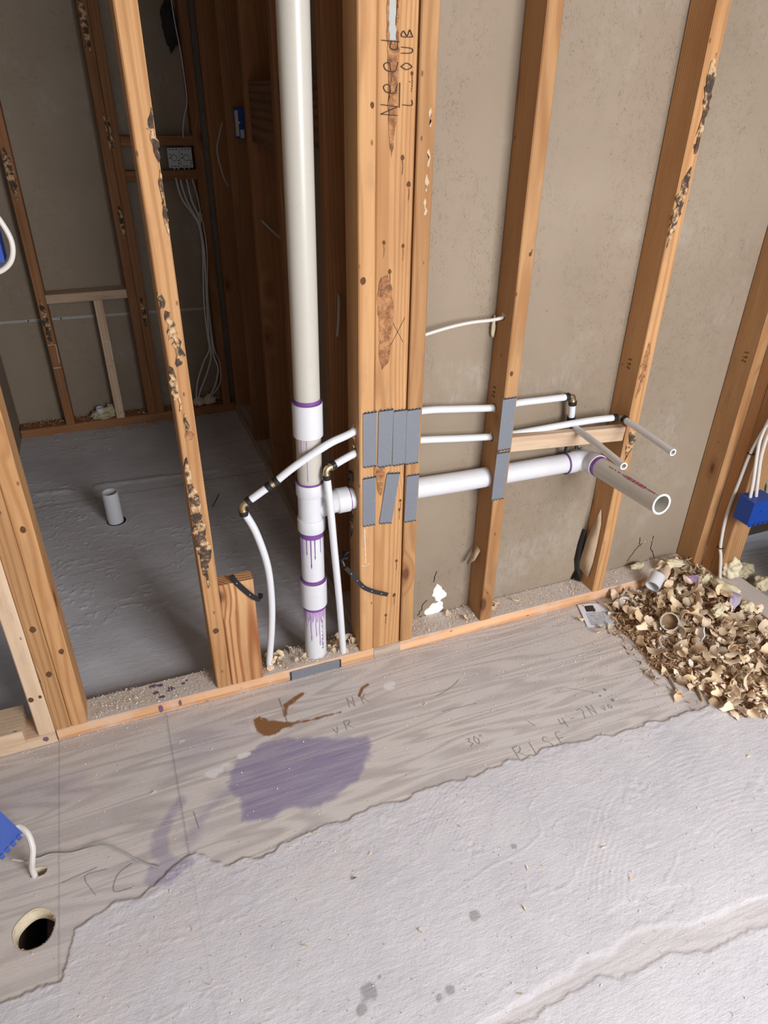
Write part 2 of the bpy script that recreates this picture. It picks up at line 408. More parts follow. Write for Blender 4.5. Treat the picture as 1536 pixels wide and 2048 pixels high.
def floor_mat():
    m, nt, b = mat('subfloor_and_plaster')
    g = N(nt, 'ShaderNodeNewGeometry').outputs['Position']
    A = N(nt, 'ShaderNodeAttribute', attribute_name='maskA').outputs['Color']
    B = N(nt, 'ShaderNodeAttribute', attribute_name='maskB').outputs['Color']
    a = nt.nodes.new('ShaderNodeSeparateColor'); L(nt, A, a.inputs[0])
    bb = nt.nodes.new('ShaderNodeSeparateColor'); L(nt, B, bb.inputs[0])
    # plywood face grain running along the wall
    gv = mapping(nt, g, (1.2, 13, 1), rot=(0, 0, 0.04))
    wv = noise(nt, gv, 1.0, 2, 0.5, dist=0.4)
    rings = mapr(nt, math_(nt, 'SINE', math_(nt, 'MULTIPLY', wv, 60.0)), -0.6, 1.0)
    fib = noise(nt, mapping(nt, g, (10, 420, 1)), 1.0, 3, 0.6)
    big = noise(nt, g, 5.0, 4, 0.6)
    ply = mixc(nt, math_(nt, 'MULTIPLY', rings, 0.8), (0.60, 0.56, 0.54), (0.40, 0.36, 0.355))
    ply = mixc(nt, mapr(nt, fib, 0.4, 0.68, 0, 0.35), ply, (0.38, 0.35, 0.35))
    ply = mixc(nt, mapr(nt, big, 0.42, 0.66, 0, 0.5), ply, (0.54, 0.52, 0.525))
    # dried plaster skim
    pn = noise(nt, g, 7, 5, 0.65)
    pl = mixc(nt, mapr(nt, pn, 0.3, 0.7), (0.525, 0.52, 0.56), (0.605, 0.60, 0.635))
    speck = mapr(nt, noise(nt, g, 300, 3, 0.7), 0.62, 0.7, 0, 0.35)
    pl = mixc(nt, speck, pl, (0.35, 0.32, 0.31))
    c = mixc(nt, a.outputs[0], ply, pl)
    # dust
    dn = mapr(nt, noise(nt, g, 90, 4, 0.7), 0.35, 0.65)
    c = mixc(nt, math_(nt, 'MULTIPLY', bb.outputs[2], dn), c, (0.60, 0.50, 0.42))
    streak = mapr(nt, fib, 0.3, 0.7, 0.72, 1.0)
    c = mixc(nt, math_(nt, 'MULTIPLY', a.outputs[1], streak), c, (0.185, 0.16, 0.31))
    c = mixc(nt, a.outputs[2], c, (0.22, 0.105, 0.04))
    c = mixc(nt, bb.outputs[0], c, (0.66, 0.65, 0.66))
    c = mixc(nt, bb.outputs[1], c, (0.17, 0.15, 0.155))
    # fine grit
    gr = mapr(nt, noise(nt, g, 520, 2, 0.5), 0.66, 0.72, 0, 0.6)
    c = mixc(nt, gr, c, (0.72, 0.64, 0.55))
    L(nt, c, b.inputs['Base Color'])
    b.inputs['Roughness'].default_value = 0.7; b.inputs['Specular IOR Level'].default_value = 0.35
    drag = noise(nt, mapping(nt, g, (22, 90, 1), rot=(0, 0, -0.2)), 1.0, 4, 0.65)
    gritty = noise(nt, g, 180, 4, 0.65)
    h = math_(nt, 'ADD', math_(nt, 'MULTIPLY', drag, 0.8), math_(nt, 'MULTIPLY', gritty, 0.7))
    h = math_(nt, 'MULTIPLY', h, math_(nt, 'MULTIPLY_ADD', a.outputs[0], 0.75, 0.25))
    h = math_(nt, 'MULTIPLY_ADD', fib, 0.25, h)
    bump(nt, b, h, 0.55, 0.0028)
    return m
M['floor'] = floor_mat()

# ------------------------------------------------------------------ numpy noise for the floor relief
rng = np.random.default_rng(7)
def vnoise(X, Y, fx, fy=None, seed=0):
    fy = fy or fx
    r = np.random.default_rng(seed); G = r.random((256, 256))
    x = X*fx+57.3+seed*3.1; y = Y*fy+91.7+seed*1.7
    xi = np.floor(x).astype(int); yi = np.floor(y).astype(int); u = x-xi; v = y-yi
    u = u*u*(3-2*u); v = v*v*(3-2*v)
    g = lambda i, j: G[i % 256, j % 256]
    return (g(xi, yi)*(1-u)+g(xi+1, yi)*u)*(1-v) + (g(xi, yi+1)*(1-u)+g(xi+1, yi+1)*u)*v
def fbm(X, Y, f, o=4, seed=0, fy=None):
    s = 0; a = 1; t = 0
    for i in range(o):
        s = s + a*vnoise(X, Y, f*2**i, (fy or f)*2**i, seed+i); t += a; a *= 0.55
    return s/t
def sst(x, a, b):
    t = np.clip((x-a)/(b-a), 0, 1); return t*t*(3-2*t)
def seg_dist(X, Y, pts, closed=False):
    d = np.full(X.shape, 9.0)
    P = pts + ([pts[0]] if closed else [])
    for (x0, y0), (x1, y1) in zip(P[:-1], P[1:]):
        dx, dy = x1-x0, y1-y0; t = np.clip(((X-x0)*dx+(Y-y0)*dy)/(dx*dx+dy*dy+1e-12), 0, 1)
        d = np.minimum(d, np.hypot(X-x0-t*dx, Y-y0-t*dy))
    return d
def inside(X, Y, poly):
    r = np.zeros(X.shape, bool); n = len(poly)
    for i in range(n):
        x0, y0 = poly[i]; x1, y1 = poly[(i+1) % n]
        c = ((y0 > Y) != (y1 > Y)) & (X < (x1-x0)*(Y-y0)/((y1-y0) or 1e-9)+x0); r ^= c
    return r
def blob(X, Y, poly, feather=0.004, rag=0.006, f=60, seed=3):
    d = seg_dist(X, Y, poly, True); sd = np.where(inside(X, Y, poly), d, -d)
    sd = sd + (fbm(X, Y, f, 3, seed)-0.5)*2*rag
    return sst(sd, -feather, feather)

# ------------------------------------------------------------------ floor
HOLE = (-0.850, -0.477, 0.037, 0.039); CH = (-0.846, -0.354, 0.017, 0.0105)
def make_floor():
    def axis(segs):
        out = [segs[0][0]]
        for a, b_, st in segs:
            n = max(1, int(round((b_-a)/st))); out += list(np.linspace(a, b_, n+1)[1:])
        return np.array(out)
    xs = axis([(-2.6, -1.05, .15), (-1.05, 1.30, .0033), (1.30, 1.75, .015), (1.75, 2.6, .2)])
    ys = axis([(-3.6, -1.30, .2), (-1.30, 0.0, .0033), (0.0, 1.95, .006), (1.95, 2.1, .1)])
    X, Y = np.meshgrid(xs, ys, indexing='ij')
    # limit of the skim coat in front of the wall
    bx = [-3, -1.0, -.80, -.776, -.70, -.66, -.62, -.584, -.53, -.50, -.456, -.40, -.357, -.30, -.251, -.20, -.143, -.08, -.003, .10, .199, .34, .486, .64, .79, .93, 1.052, 3]
    by = [-.60, -.60, -.60, -.50, -.47, -.48, -.46, -.437, -.425, -.458, -.473, -.482, -.470, -.466, -.462, -.468, -.463, -.462, -.459, -.462, -.459, -.462, -.468, -.475, -.492, -.48, -.472, -.46]
    edge = np.interp(X, bx, by) + (fbm(X, Y, 26, 4, 11)-.5)*.030 + (fbm(X, Y, 4, 2, 5)-.5)*.02
    P = sst(edge-Y, -0.0015, 0.0035)
    thick = sst(edge-Y, -0.002, 0.002)*0.0015
    # bare strip crossing the lower right, between two skims
    l1 = np.interp(X, [-.40, -.28, -.11, .105, .288, .36, .558, .9, 1.3], [-1.02, -.985, -.936, -.913, -.904, -.930, -.942, -.955, -.97])
    wd = np.interp(X, [-.5, -.2, 0, .15, .35, .56, .9], [.004, .020, .030, .045, .055, .05, .05])
    n_ = (fbm(X, Y, 20, 4, 21)-.5)*.022
    strip = sst(l1+n_-Y, -.006, .009)*(1-sst(l1+n_*1.5-wd-Y, -.002, .004))
    strip *= (X > -.45)
    P = P*(1-strip*.45); thick = thick*(1-strip)
    # missing flakes
    fl = [blob(X, Y, [(.22, -.855), (.33, -.845), (.42, -.872), (.40, -.895), (.30, -.90), (.24, -.893)], .003, .012, 45, 4),
          blob(X, Y, [(.43, -.60), (.50, -.612), (.535, -.65), (.47, -.665), (.41, -.665)], .003, .016, 60, 8)*.7,
          blob(X, Y, [(.015, -.60), (.05, -.612), (.065, -.65), (.03, -.655), (.01, -.63)], .003, .016, 60, 9)*.6,
          blob(X, Y, [(.70, -.72), (.80, -.70), (.86, -.74), (.78, -.78)], .003, .02, 60, 10)*.7]
    H = thick.copy()
    for q in fl[:1]: H -= q*.0009*P
    for q in fl[1:]: H += (fbm(X, Y, 120, 2, 30)-.5)*.004*q*P
    # trowel arcs
    def arcs(cx, cy, r0, r1, a0, a1, per, amp):
        r = np.hypot(X-cx, Y-cy); an = np.arctan2(Y-cy, X-cx)
        m_ = sst(r, r0, r0+.03)*(1-sst(r, r1-.03, r1))*sst(an, a0, a0+.12)*(1-sst(an, a1-.12, a1))
        m_ = m_*sst(fbm(X, Y, 6, 3, 40), .42, .62)
        ph = r*2*PI/per + (fbm(X, Y, 9, 2, 41)-.5)*5
        return amp*m_*np.abs(np.sin(ph))**6
    H += P*arcs(.62, -1.10, .16, .55, .75, 2.6, .024, .0005)
    H += P*arcs(.20, -.80, .22, .40, 1.15, 2.5, .018, .0005)
    H += P*arcs(-.02, -.80, .20, .345, .9, 1.9, .016, .0004)
    # draggy relief, strongest near the ragged margin
    c_, s_ = math.cos(-.18), math.sin(-.18)
    U = X*c_-Y*s_; V = X*s_+Y*c_
    dr = fbm(U, V, 9, 4, 50, fy=34)
    marg = np.exp(-np.maximum(edge-Y, 0)/.10)
    H += P*((np.abs(dr-.5)**.8)*.0045*(marg*.9+.10) * sst(fbm(X, Y, 5, 2, 51), .25, .6))
    wig = np.abs(fbm(U, V, 16, 3, 52, fy=42)-.5)
    H += P*(1-sst(wig, .0, .025))*.0012*marg
    H += P*fbm(X, Y, 60, 3, 53)*.0009
    # raised ridges here and there
    H += P*(1-sst(np.abs(fbm(U, V, 7, 2, 55, fy=20)-.5), 0, .012))*.0010*sst(fbm(X, Y, 3, 2, 56), .45, .6)
    # bathroom side: dragged compound with low ridges
    bath = (Y > .085)*1.0
    bd = fbm(X, Y, 7, 4, 60, fy=30)
    bm = sst(Y, .10, .14)
    rid = (1-sst(np.abs(bd-.5), 0, .018))*sst(fbm(X, Y, 3.5, 2, 61), .30, .52)
    H += bath*bm*(rid*.0028*sst(Y, .20, .55) + .0012*fbm(X, Y, 25, 3, 62) + .004*np.exp(-((Y-1.33-(X+.5)*-.05)/.018)**2)*sst(fbm(X, Y, 14, 2, 63), .42, .62))
    P = np.maximum(P, bath*bm*(.62+.18*sst(bd, .46, .62) + .20*rid))
    # near the corner below the pile: gritty
    # masks
    pur = blob(X, Y, [(-.433, -.235), (-.364, -.197), (-.284, -.186), (-.177, -.226), (-.085, -.268), (-.072, -.30), (-.095, -.335), (-.12, -.36), (-.153, -.387), (-.248, -.416), (-.30, -.40), (-.355, -.412), (-.42, -.385), (-.415, -.344), (-.445, -.30)], .012, .020, 22, 70)
    pst = (fbm(X, Y, 5, 3, 77, fy=150)-.5)*2
    pur = np.clip(pur*(.80+.25*pst), 0, 1)*sst(pur+pst*.55*(pur < .99), .25, .6)
    arc_ = seg_dist(X, Y, [(-.545, -.285), (-.575, -.315), (-.598, -.36), (-.604, -.405), (-.585, -.44), (-.555, -.443)])
    pur = np.maximum(pur, (1-sst(arc_+(fbm(X, Y, 30, 3, 71)-.5)*.02, .008, .02))*.50)
    arc2 = seg_dist(X, Y, [(-.545, -.395), (-.505, -.345), (-.470, -.318), (-.43, -.30)])
    pur = np.maximum(pur, (1-sst(arc2+(fbm(X, Y, 30, 3, 72)-.5)*.03, .006, .024))*.35)
    bl = blob(X, Y, [(-.62, -.425), (-.57, -.438), (-.56, -.47), (-.60, -.478), (-.64, -.455)], .008, .012, 30, 73)
    pur = np.maximum(pur, bl*.55)
    pur = np.maximum(pur, (1-sst(np.abs(Y+.13+(fbm(X, Y, 4, 2, 75)-.5)*.1), .02, .10))*sst(fbm(X, Y, 6, 2, 76), .5, .7)*.22*(X < -.35))
    brn = blob(X, Y, [(-.335, -.105), (-.318, -.100), (-.300, -.118), (-.262, -.140), (-.225, -.150), (-.225, -.158), (-.262, -.160), (-.300, -.170), (-.322, -.168), (-.338, -.140)], .0025, .008, 60, 80)
    brn = np.maximum(brn, 1-sst(seg_dist(X, Y, [(-.25, -.150), (-.20, -.158), (-.16, -.158), (-.115, -.160)])+(fbm(X, Y, 60, 3, 81)-.5)*.008, .001, .005))
    brn = np.maximum(brn, 1-sst(seg_dist(X, Y, [(-.252, -.115), (-.243, -.085), (-.215, -.072), (-.190, -.060)])+(fbm(X, Y, 60, 3, 82)-.5)*.010, .004, .009))
    brn = np.maximum(brn, 1-sst(seg_dist(X, Y, [(-.048, -.122), (-.03, -.098), (-.012, -.092)]), .003, .006))
    wht = np.zeros(X.shape)
    for (x, y, a, b_) in [(-.462, -.234, .026, .013), (-.428, -.222, .012, .006), (-.379, -.208, .020, .011), (.043, -.120, .020, .017), (-.516, -.110, .008, .005), (-.60, -.238, .010, .005)]:
        wht = np.maximum(wht, 1-sst(np.hypot((X-x)/a, (Y-y)/b_)+(fbm(X, Y, 60, 2, 84)-.5)*.9, .75, 1.0))
    drk = np.zeros(X.shape)
    for (x, y, r_) in [(-.279, -.816, .020), (-.029, -.762, .014), (-.136, -.867, .010), (-.16, -.872, .008), (-.30, -.84, .012), (.557, -.337, .005), (.592, -.379, .005), (.595, -.341, .005), (.57, -.355, .004), (.60, -.362, .003), (-.25, -.80, .006), (.12, -.66, .008)]:
        drk = np.maximum(drk, (1-sst(np.hypot((X-x), (Y-y)*1.1)+(fbm(X, Y, 70, 2, 85)-.5)*r_*.8, r_*.7, r_))*(.55 if r_ > .0051 else .9))
    # panel joints and saw kerf
    for x_, y0_, y1_, k in [(-.806, -.9, 0, .35), (-.546, -1.3, 0, .45), (-.255, -.14, -.055, .9)]:
        drk = np.maximum(drk, (1-sst(np.abs(X-x_), .0008, .0030))*((Y > y0_) & (Y < y1_))*k*(1-P*.75))
    drk = np.maximum(drk, (1-sst(np.abs(Y-1.235), .002, .007))*.5*(Y > .5))
    drk = np.maximum(drk, bath*sst(fbm(X, Y, 2.2, 3, 88), .52, .72)*.18)
    dirty = np.exp(-np.maximum(-Y, 0)/.035)*(Y < 0)*.5 + sst(X, .35, .8)*np.exp(-np.abs(Y+.16)/.14)*(Y < 0)*.65
    dirty += blob(X, Y, [(-.62, -.47), (-.5, -.48), (-.50, -.60), (-.62, -.66), (-.72, -.60)], .03, .04, 12, 90)*.30
    dirty += blob(X, Y, [(-.38, -.50), (-.20, -.50), (-.20, -.60), (-.36, -.60)], .03, .04, 12, 91)*.30
    dust = np.clip(dirty*sst(fbm(X, Y, 14, 4, 92), .3, .6), 0, 1)
    # gentle brownish zone at far left
    dust = np.maximum(dust, (X < -.70)*(Y < 0)*.25*sst(fbm(X, Y, 9, 3, 93), .35, .6))
    nx, ny = X.shape
    # shape vertices onto hole rims
    Xv, Yv = X.copy(), Y.copy()
    co = np.stack([Xv, Yv, H], -1).reshape(-1, 3)
    I = np.arange(nx*ny).reshape(nx, ny)
    q = np.stack([I[:-1, :-1], I[1:, :-1], I[1:, 1:], I[:-1, 1:]], -1).reshape(-1, 4)
    cx = (X[:-1, :-1]+X[1:, 1:])/2; cy = (Y[:-1, :-1]+Y[1:, 1:])/2
    keep = np.ones(cx.shape, bool)
    for hx, hy, a, b_ in (HOLE, CH): keep &= ((cx-hx)/a)**2+((cy-hy)/b_)**2 > 1
    q = q[keep.reshape(-1)]
    me = bpy.data.meshes.new('floor')
    me.vertices.add(len(co)); me.vertices.foreach_set('co', co.reshape(-1).astype(np.float32))
    me.loops.add(q.size); me.loops.foreach_set('vertex_index', q.reshape(-1).astype(np.int32))
    me.polygons.add(len(q)); me.polygons.foreach_set('loop_start', np.arange(0, q.size, 4, dtype=np.int32))
    me.polygons.foreach_set('loop_total', np.full(len(q), 4, np.int32))
    me.polygons.foreach_set('use_smooth', np.ones(len(q), bool))
    me.update(calc_edges=True)
    for nm, chans in (('maskA', (P, pur, brn)), ('maskB', (wht, drk, dust))):
        at = me.color_attributes.new(nm, 'FLOAT_COLOR', 'POINT')
        arr = np.ones((nx*ny, 4), np.float32)
        for k, ch in enumerate(chans): arr[:, k] = np.clip(ch, 0, 1).reshape(-1)
        at.data.foreach_set('color', arr.reshape(-1))
    me.materials.append(M['floor'])
    o = bpy.data.objects.new('floor', me); COL.objects.link(o)
    tag(o, kind='structure')
    return o
floor = make_floor()

def ring_wall(hx, hy, a, b_, z0, z1, name, m, n=48):
    vs, fs = [], []
    for k in range(n):
        t = 2*PI*k/n; j = 1+0.02*math.sin(5*t)
        for (s, z) in ((1.07*j, z1+.0012), (1.0*j, z1+.0004), (.97*j, z0)):
            vs.append((hx+a*s*math.cos(t), hy+b_*s*math.sin(t), z))
    for k in range(n):
        k1 = (k+1) % n
        for r_ in range(2): fs.append((3*k+r_, 3*k+r_+1, 3*k1+r_+1, 3*k1+r_))
    return build(name, vs, fs, m, floor, True)
M['ply_edge'] = simple('sawn_plywood_edge', (0.62, 0.53, 0.38), 0.85, 0.2, namt=0.4, nscale=80)
ring_wall(*HOLE, -0.03, 0.0, 'cut_edge', M['ply_edge'])
ring_wall(*CH, -0.03, 0.0, 'cut_edge', M['ply_edge'])
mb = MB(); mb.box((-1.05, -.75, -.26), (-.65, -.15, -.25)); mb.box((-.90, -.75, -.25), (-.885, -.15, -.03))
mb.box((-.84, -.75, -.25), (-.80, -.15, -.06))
tag(mb.build('under_floor_box_1', M['under_floor']), kind='structure')  # plain dark boxes below the floor holes

# ------------------------------------------------------------------ walls and ceiling
def wallbox(name, a, b_, m):
    mb = MB(); mb.box(a, b_); o = mb.build(name, m); tag(o, kind='structure'); return o
HC = 2.44
wall_back = wallbox('wall_back', (.105, .0835, .036), (2.6, .096, HC), M['drywall'])
wall_far = wallbox('wall_far', (-1.5, 2.003, 0), (.2, 2.02, HC), M['drywall'])
wall_bath = wallbox('wall_bath', (.107, .097, 0), (.12, 2.0, HC), M['drywall'])
wallbox('wall_bath_left', (-1.0, .75, 0), (-.97, 2.0, HC), M['drywall'])
wallbox('wall_light_block', (1.3085, -3.6, .0), (1.321, -.44, HC), M['drywall'])  # unseen drywall, added to keep window light off the floor beyond
wallbox('wall_left', (-1.075, -3.6, 0), (-1.06, -.16, HC), M['drywall'])
wallbox('wall_left_far', (-2.62, -3.6, 0), (-2.6, 2.1, HC), M['drywall'])
wallbox('wall_right', (2.6, -3.6, 0), (2.62, .1, HC), M['drywall'])
wallbox('ceiling', (-2.62, -3.6, HC), (2.62, 2.1, HC+.02), M['ceiling'])

# ------------------------------------------------------------------ lumber
def lumber(name, x0, x1, y0, y1, z0, z1, m, label, axis='Z', group=None, parent=None, tilt=0.0, warp=0.0):
    """a chamfered board with its long way on local Z"""
    cx, cy, cz = (x0+x1)/2, (y0+y1)/2, (z0+z1)/2
    if axis == 'Z': L_, a, b_ = z1-z0, x1-x0, y1-y0; loc = (cx, cy, z0); rot = (0, 0, 0)
    elif axis == 'X': L_, a, b_ = x1-x0, z1-z0, y1-y0; loc = (x0, cy, cz); rot = (0, PI/2+tilt, 0)
    else: L_, a, b_ = y1-y0, x1-x0, z1-z0; loc = (cx, y0, cz); rot = (-PI/2, 0, 0)
    c = min(.0025, a*.1, b_*.1)
    prof = [(-a/2+c, -b_/2), (a/2-c, -b_/2), (a/2, -b_/2+c), (a/2, b_/2-c), (a/2-c, b_/2), (-a/2+c, b_/2), (-a/2, b_/2-c), (-a/2, -b_/2+c)]
    n = max(2, int(L_/.05)); vs = []; fs = []
    sd = random.Random(int((x0*7+y0*3+z0)*1e4))
    ph = sd.random()*9
    for i in range(n+1):
        t = i/n; z = L_*t
        for (px, py) in prof:
            k = mnoise.noise(Vector((z*6+ph, px*20, py*20)))*.0007
            dx = warp*math.sin(PI*t)
            vs.append((px+dx+(k if abs(px) > a/2-.003 else 0), py+(k if abs(py) > b_/2-.003 else 0), z))
    for i in range(n):
        for k in range(8): fs.append((i*8+k, i*8+(k+1) % 8, (i+1)*8+(k+1) % 8, (i+1)*8+k))
    fs.append(tuple(range(7, -1, -1))); fs.append(tuple(n*8+k for k in range(8)))
    o = build(name, vs, fs, m, parent)
    o.location = loc; o.rotation_euler = rot
    if parent is None: tag(o, label, 'lumber' if 'stud' not in name else 'stud', group)
    return o
D = .083; ZT = .038
# sole plates of the near wall
P_main = lumber('bottom_plate', -.805, .040, .0, D, 0, ZT, M['sole'], 'long wooden bottom plate under the white drain stack with purple drips on its edge', 'X')
P_mid = lumber('wood_block', .0405, .1225, -.001, .060, 0.0, ZT-.002, M['grey_wood'], 'short dirty grey wood block under the wide board of the post', 'X')
P_right = lumber('bottom_plate', .123, 1.218, 0, D, 0, ZT, M['sole'], 'orange-edged bottom plate running from the post to the shavings pile', 'X')
P_pale = lumber('bottom_plate', -1.3, -.808, -.004, .080, 0, .034, M['pale'], 'pale new bottom plate at the left edge of the photo', 'X')
P_chunk = lumber('wood_block', -1.12, -.874, -.012, .085, .034, .072, M['pale'], 'short pale board lying on the pale plate at the left', 'X')
# studs of the near wall
S_pale = lumber('wall_stud', -.846, -.8085, 0, D, .034, 2.4, M['pale'], 'pale new pine stud at far left beside the doubled stud')
S_e2 = lumber('wall_stud', -.808, -.7695, 0, D, ZT, 2.4, M['stud'], 'left board of the doubled orange stud next to the pale stud')
S_e1 = lumber('wall_stud', -.7690, -.7306, 0, D, ZT, 2.4, M['stud'], 'right board of the doubled orange stud, facing the bathroom floor')
for _s in (S_pale, S_e2, S_e1): _s.rotation_euler = (0, .009, 0)
S_a = lumber('wall_stud', -.4054, -.3674, 0, D, ZT, 2.4, M['stud'], 'single stud with torn bark strips standing left of the white drain stack')
S_blk = lumber('stud_block', -.3668, -.281, 0, .038, ZT, .371, M['fir'], 'short striped fir board nailed upright at the foot of the single stud')
S_p1 = lumber('wall_stud', 0, .0375, 0, D, ZT, 2.4, M['stud'], 'left edge-on stud of the built-up post right of the drain stack')
S_p2 = lumber('wall_stud', .038, .1185, .001, .039, ZT, 2.4, M['stud'], 'wide flat board in the middle of the post with black handwriting')
S_p3 = lumber('wall_stud', .1225, .1605, 0, D, ZT, 2.4, M['stud'], 'right edge-on stud of the built-up post beside the drywall')
S_b = lumber('wall_stud', .3839, .4219, 0, D, ZT, 2.4, M['stud'], 'drywall stud with two grey nail plates, first one right of the post')
S_c = lumber('wall_stud', .7903, .8283, 0, D, ZT, 2.4, M['stud'], 'drywall stud with dark bark scars behind the horizontal drain stub')
S_d = lumber('wall_stud', 1.197, 1.236, 0, D, ZT, 2.4, M['stud'], 'corner stud at the right end of the drywall above the shavings')
brace = lumber('pipe_blocking', .4225, .7900, .006, .032, .600, .643, M['pale'], 'pale wood cross piece fixed between two studs under the thin water stubs', 'X', tilt=0.0)
brace.rotation_euler = (0, PI/2+.072, 0); brace.location = (.4225, .019, .6185)
# partition running towards the camera on the right
lumber('bottom_plate', 1.222, 1.307, -1.3, -.002, 0, ZT, M['sole'], 'dusty bottom plate running toward the viewer at right behind the shavings', 'Y')
lumber('wall_stud', 1.231, 1.306, -.0405, -.0012, ZT, 2.4, M['stud'], 'stud in the right partition next to the drywall corner stud')
lumber('wall_stud', 1.229, 1.306, -.0805, -.0412, ZT, 2.4, M['stud'], 'stud in the right partition carrying the blue box and white cables')
# far bathroom wall
YF = 1.919
lumber('bottom_plate', -.966, .015, YF, 2.002, 0, .040, M['stud_brown'], 'brown bottom plate across the far end of the bathroom floor', 'X')
F_a = lumber('wall_stud', -.769, -.731, YF, 2.002, .040, 2.4, M['stud_brown'], 'far wall stud with bark patches at left end of the bathroom')
F_b = lumber('wall_stud', -.402, -.364, YF, 2.002, .040, 2.4, M['stud_brown'], 'left board of the doubled stud in the far bathroom wall')
F_c = lumber('wall_stud', -.3635, -.3255, YF, 2.002, .040, 2.4, M['stud_brown'], 'right board of the doubled stud in the far bathroom wall')
lumber('wall_stud', -.040, -.002, YF, 2.002, .040, 2.4, M['stud_brown'], 'far wall stud at the corner beside the hanging grey cables')
F_d = lumber('wall_stud', -.545, -.507, YF, 2.002, .040, .596, M['pale'], 'short pale stud standing under the low sill in the far wall')
lumber('sill_board', -.7305, -.4025, YF-.004, 2.002, .596, .634, M['pale'], 'low pale horizontal sill between two studs in the far wall', 'X')
lumber('backing_board', -.325, -.0405, YF, 1.957, 1.190, 1.228, M['stud_brown'], 'horizontal brown rail just above the metal boxes in the far wall', 'X')
lumber('backing_board', -.325, -.0405, YF, 1.957, 1.062, 1.100, M['stud_brown'], 'horizontal brown rail just below the metal boxes in the far wall', 'X')
# bathroom side wall to the right
lumber('bottom_plate', .018, .105, .0845, 1.915, 0, ZT, M['grey_wood'], 'dusty bottom plate running back along the right side of the bathroom', 'Y')
lumber('wall_stud', .019, .105, .28, .318, ZT, 2.4, M['stud_brown'], 'brown side wall stud seen between the drain stack and the post')
lumber('wall_stud', .019, .105, .712, .750, ZT, 2.4, M['stud_brown'], 'brown side wall stud mostly hidden behind the white drain stack')
lumber('wall_stud', .019, .105, 1.09, 1.128, ZT, 2.4, M['stud_brown'], 'brown side wall stud left of the drain stack with a drilled cable hole')
lumber('wall_stud', .019, .105, 1.46, 1.498, ZT, 2.4, M['stud_brown'], 'brown side wall stud carrying a small blue and white switch box')
lumber('wall_stud', .019, .105, 1.875, 1.913, ZT, 2.4, M['stud_brown'], 'rearmost brown side wall stud in the bathroom corner')
lumber('fire_block', .030, .068, .751, 1.089, 1.255, 1.425, M['dark_fir'], 'dark wood block set between side wall studs left of the stack', 'Y')
lumber('fire_block', .030, .068, .319, .711, 1.29, 1.43, M['dark_fir'], 'dark wood block set between side wall studs behind the stack', 'Y')

# ------------------------------------------------------------------ decals that are real thin pieces
def strokes(name, lines, r, m, parent, plane, flat=0.35):
    """hand-drawn lines as thin flattened ribbons; plane maps (a,b) -> world point"""
    mb = MB()
    inv = parent.matrix_world.inverted() if parent is not None else Matrix()
    for ln in lines:
        pts = [Vector(plane(a, b)) for a, b in ln]
        pts = catmull(pts, 3) if len(pts) > 2 else pts
        for p, q in zip(pts[:-1], pts[1:]):
            d = q-p
            if d.length < 1e-6: continue
            n_ = NRM[0]; s = d.normalized().cross(n_)*r; e = d.normalized()*r*.5
            a = p-e; b_ = q+e; h = n_*0.0005
            vs = [a-s, b_-s, b_+s, a+s, a-s+h, b_-s+h, b_+s+h, a+s+h]
            mb.add([tuple(inv @ v) for v in vs], [(0,3,2,1),(4,5,6,7),(0,1,5,4),(1,2,6,5),(2,3,7,6),(3,0,4,7)])
    return mb.build(name, m, parent)
NRM = [Vector((0, 0, 1))]
bpy.context.view_layer.update()

GL = {  # stroke letters in a unit box, x right, y up
 'R': [[(0,0),(.05,1)],[(.02,.95),(.5,1.0),(.6,.75),(.35,.52),(.08,.5)],[(.3,.5),(.75,0)]],
 'I': [[(.2,0),(.25,1)]],
 'S': [[(.6,.9),(.3,1),(.1,.75),(.5,.45),(.5,.1),(.05,.05)]],
 'e': [[(.1,.45),(.55,.55),(.45,.85),(.15,.7),(.1,.2),(.6,.05)]],
 'E': [[(.6,1),(.1,1),(.05,0),(.6,.02)],[(.08,.52),(.5,.52)]],
 'N': [[(0,0),(.08,1)],[(.08,1),(.5,0)],[(.5,0),(.62,1)]],
 'K': [[(.05,0),(.1,1)],[(.6,1),(.1,.45)],[(.25,.55),(.65,0)]],
 '3': [[(.1,.95),(.55,.9),(.2,.55),(.6,.3),(.1,0)]],
 '0': [[(.3,1),(.05,.5),(.3,0),(.6,.5),(.3,1)]],
 '"': [[(.1,1),(.1,.75)],[(.3,1),(.3,.75)]],
 '4': [[(.1,1),(.05,.45),(.6,.5)],[(.5,1),(.45,0)]],
 '-': [[(.05,.5),(.5,.5)]],
 '7': [[(.05,1),(.6,.95),(.25,0)]],
 'v': [[(0,.6),(.25,0),(.5,.65)]],
 'o': [[(.3,.6),(.05,.3),(.3,0),(.5,.3),(.3,.6)]],
 'L': [[(.1,1),(.05,.05),(.55,.05)]],
 '.': [[(.1,0),(.14,.04)]],
 'U': [[(.05,1),(.1,.1),(.45,.05),(.55,1)]],
 'B': [[(.05,0),(.05,1),(.5,.85),(.1,.5),(.6,.3),(.05,0)]],
 'd': [[(.55,1),(.5,0)],[(.5,.45),(.15,.5),(.1,.1),(.5,.1)]],
 '2': [[(.1,.8),(.4,1),(.55,.7),(.1,0),(.6,.02)]],
}
def word(txt, x, y, h, adv=.72, slope=0.0):
    out = []
    for i, ch in enumerate(txt):
        for ln in GL.get(ch, []): out.append([(x+(i*adv+a*.85)*h, y+b_*h+slope*i*adv*h) for a, b_ in ln])
    return out
fl = lambda a, b_: (a, b_, .0014)
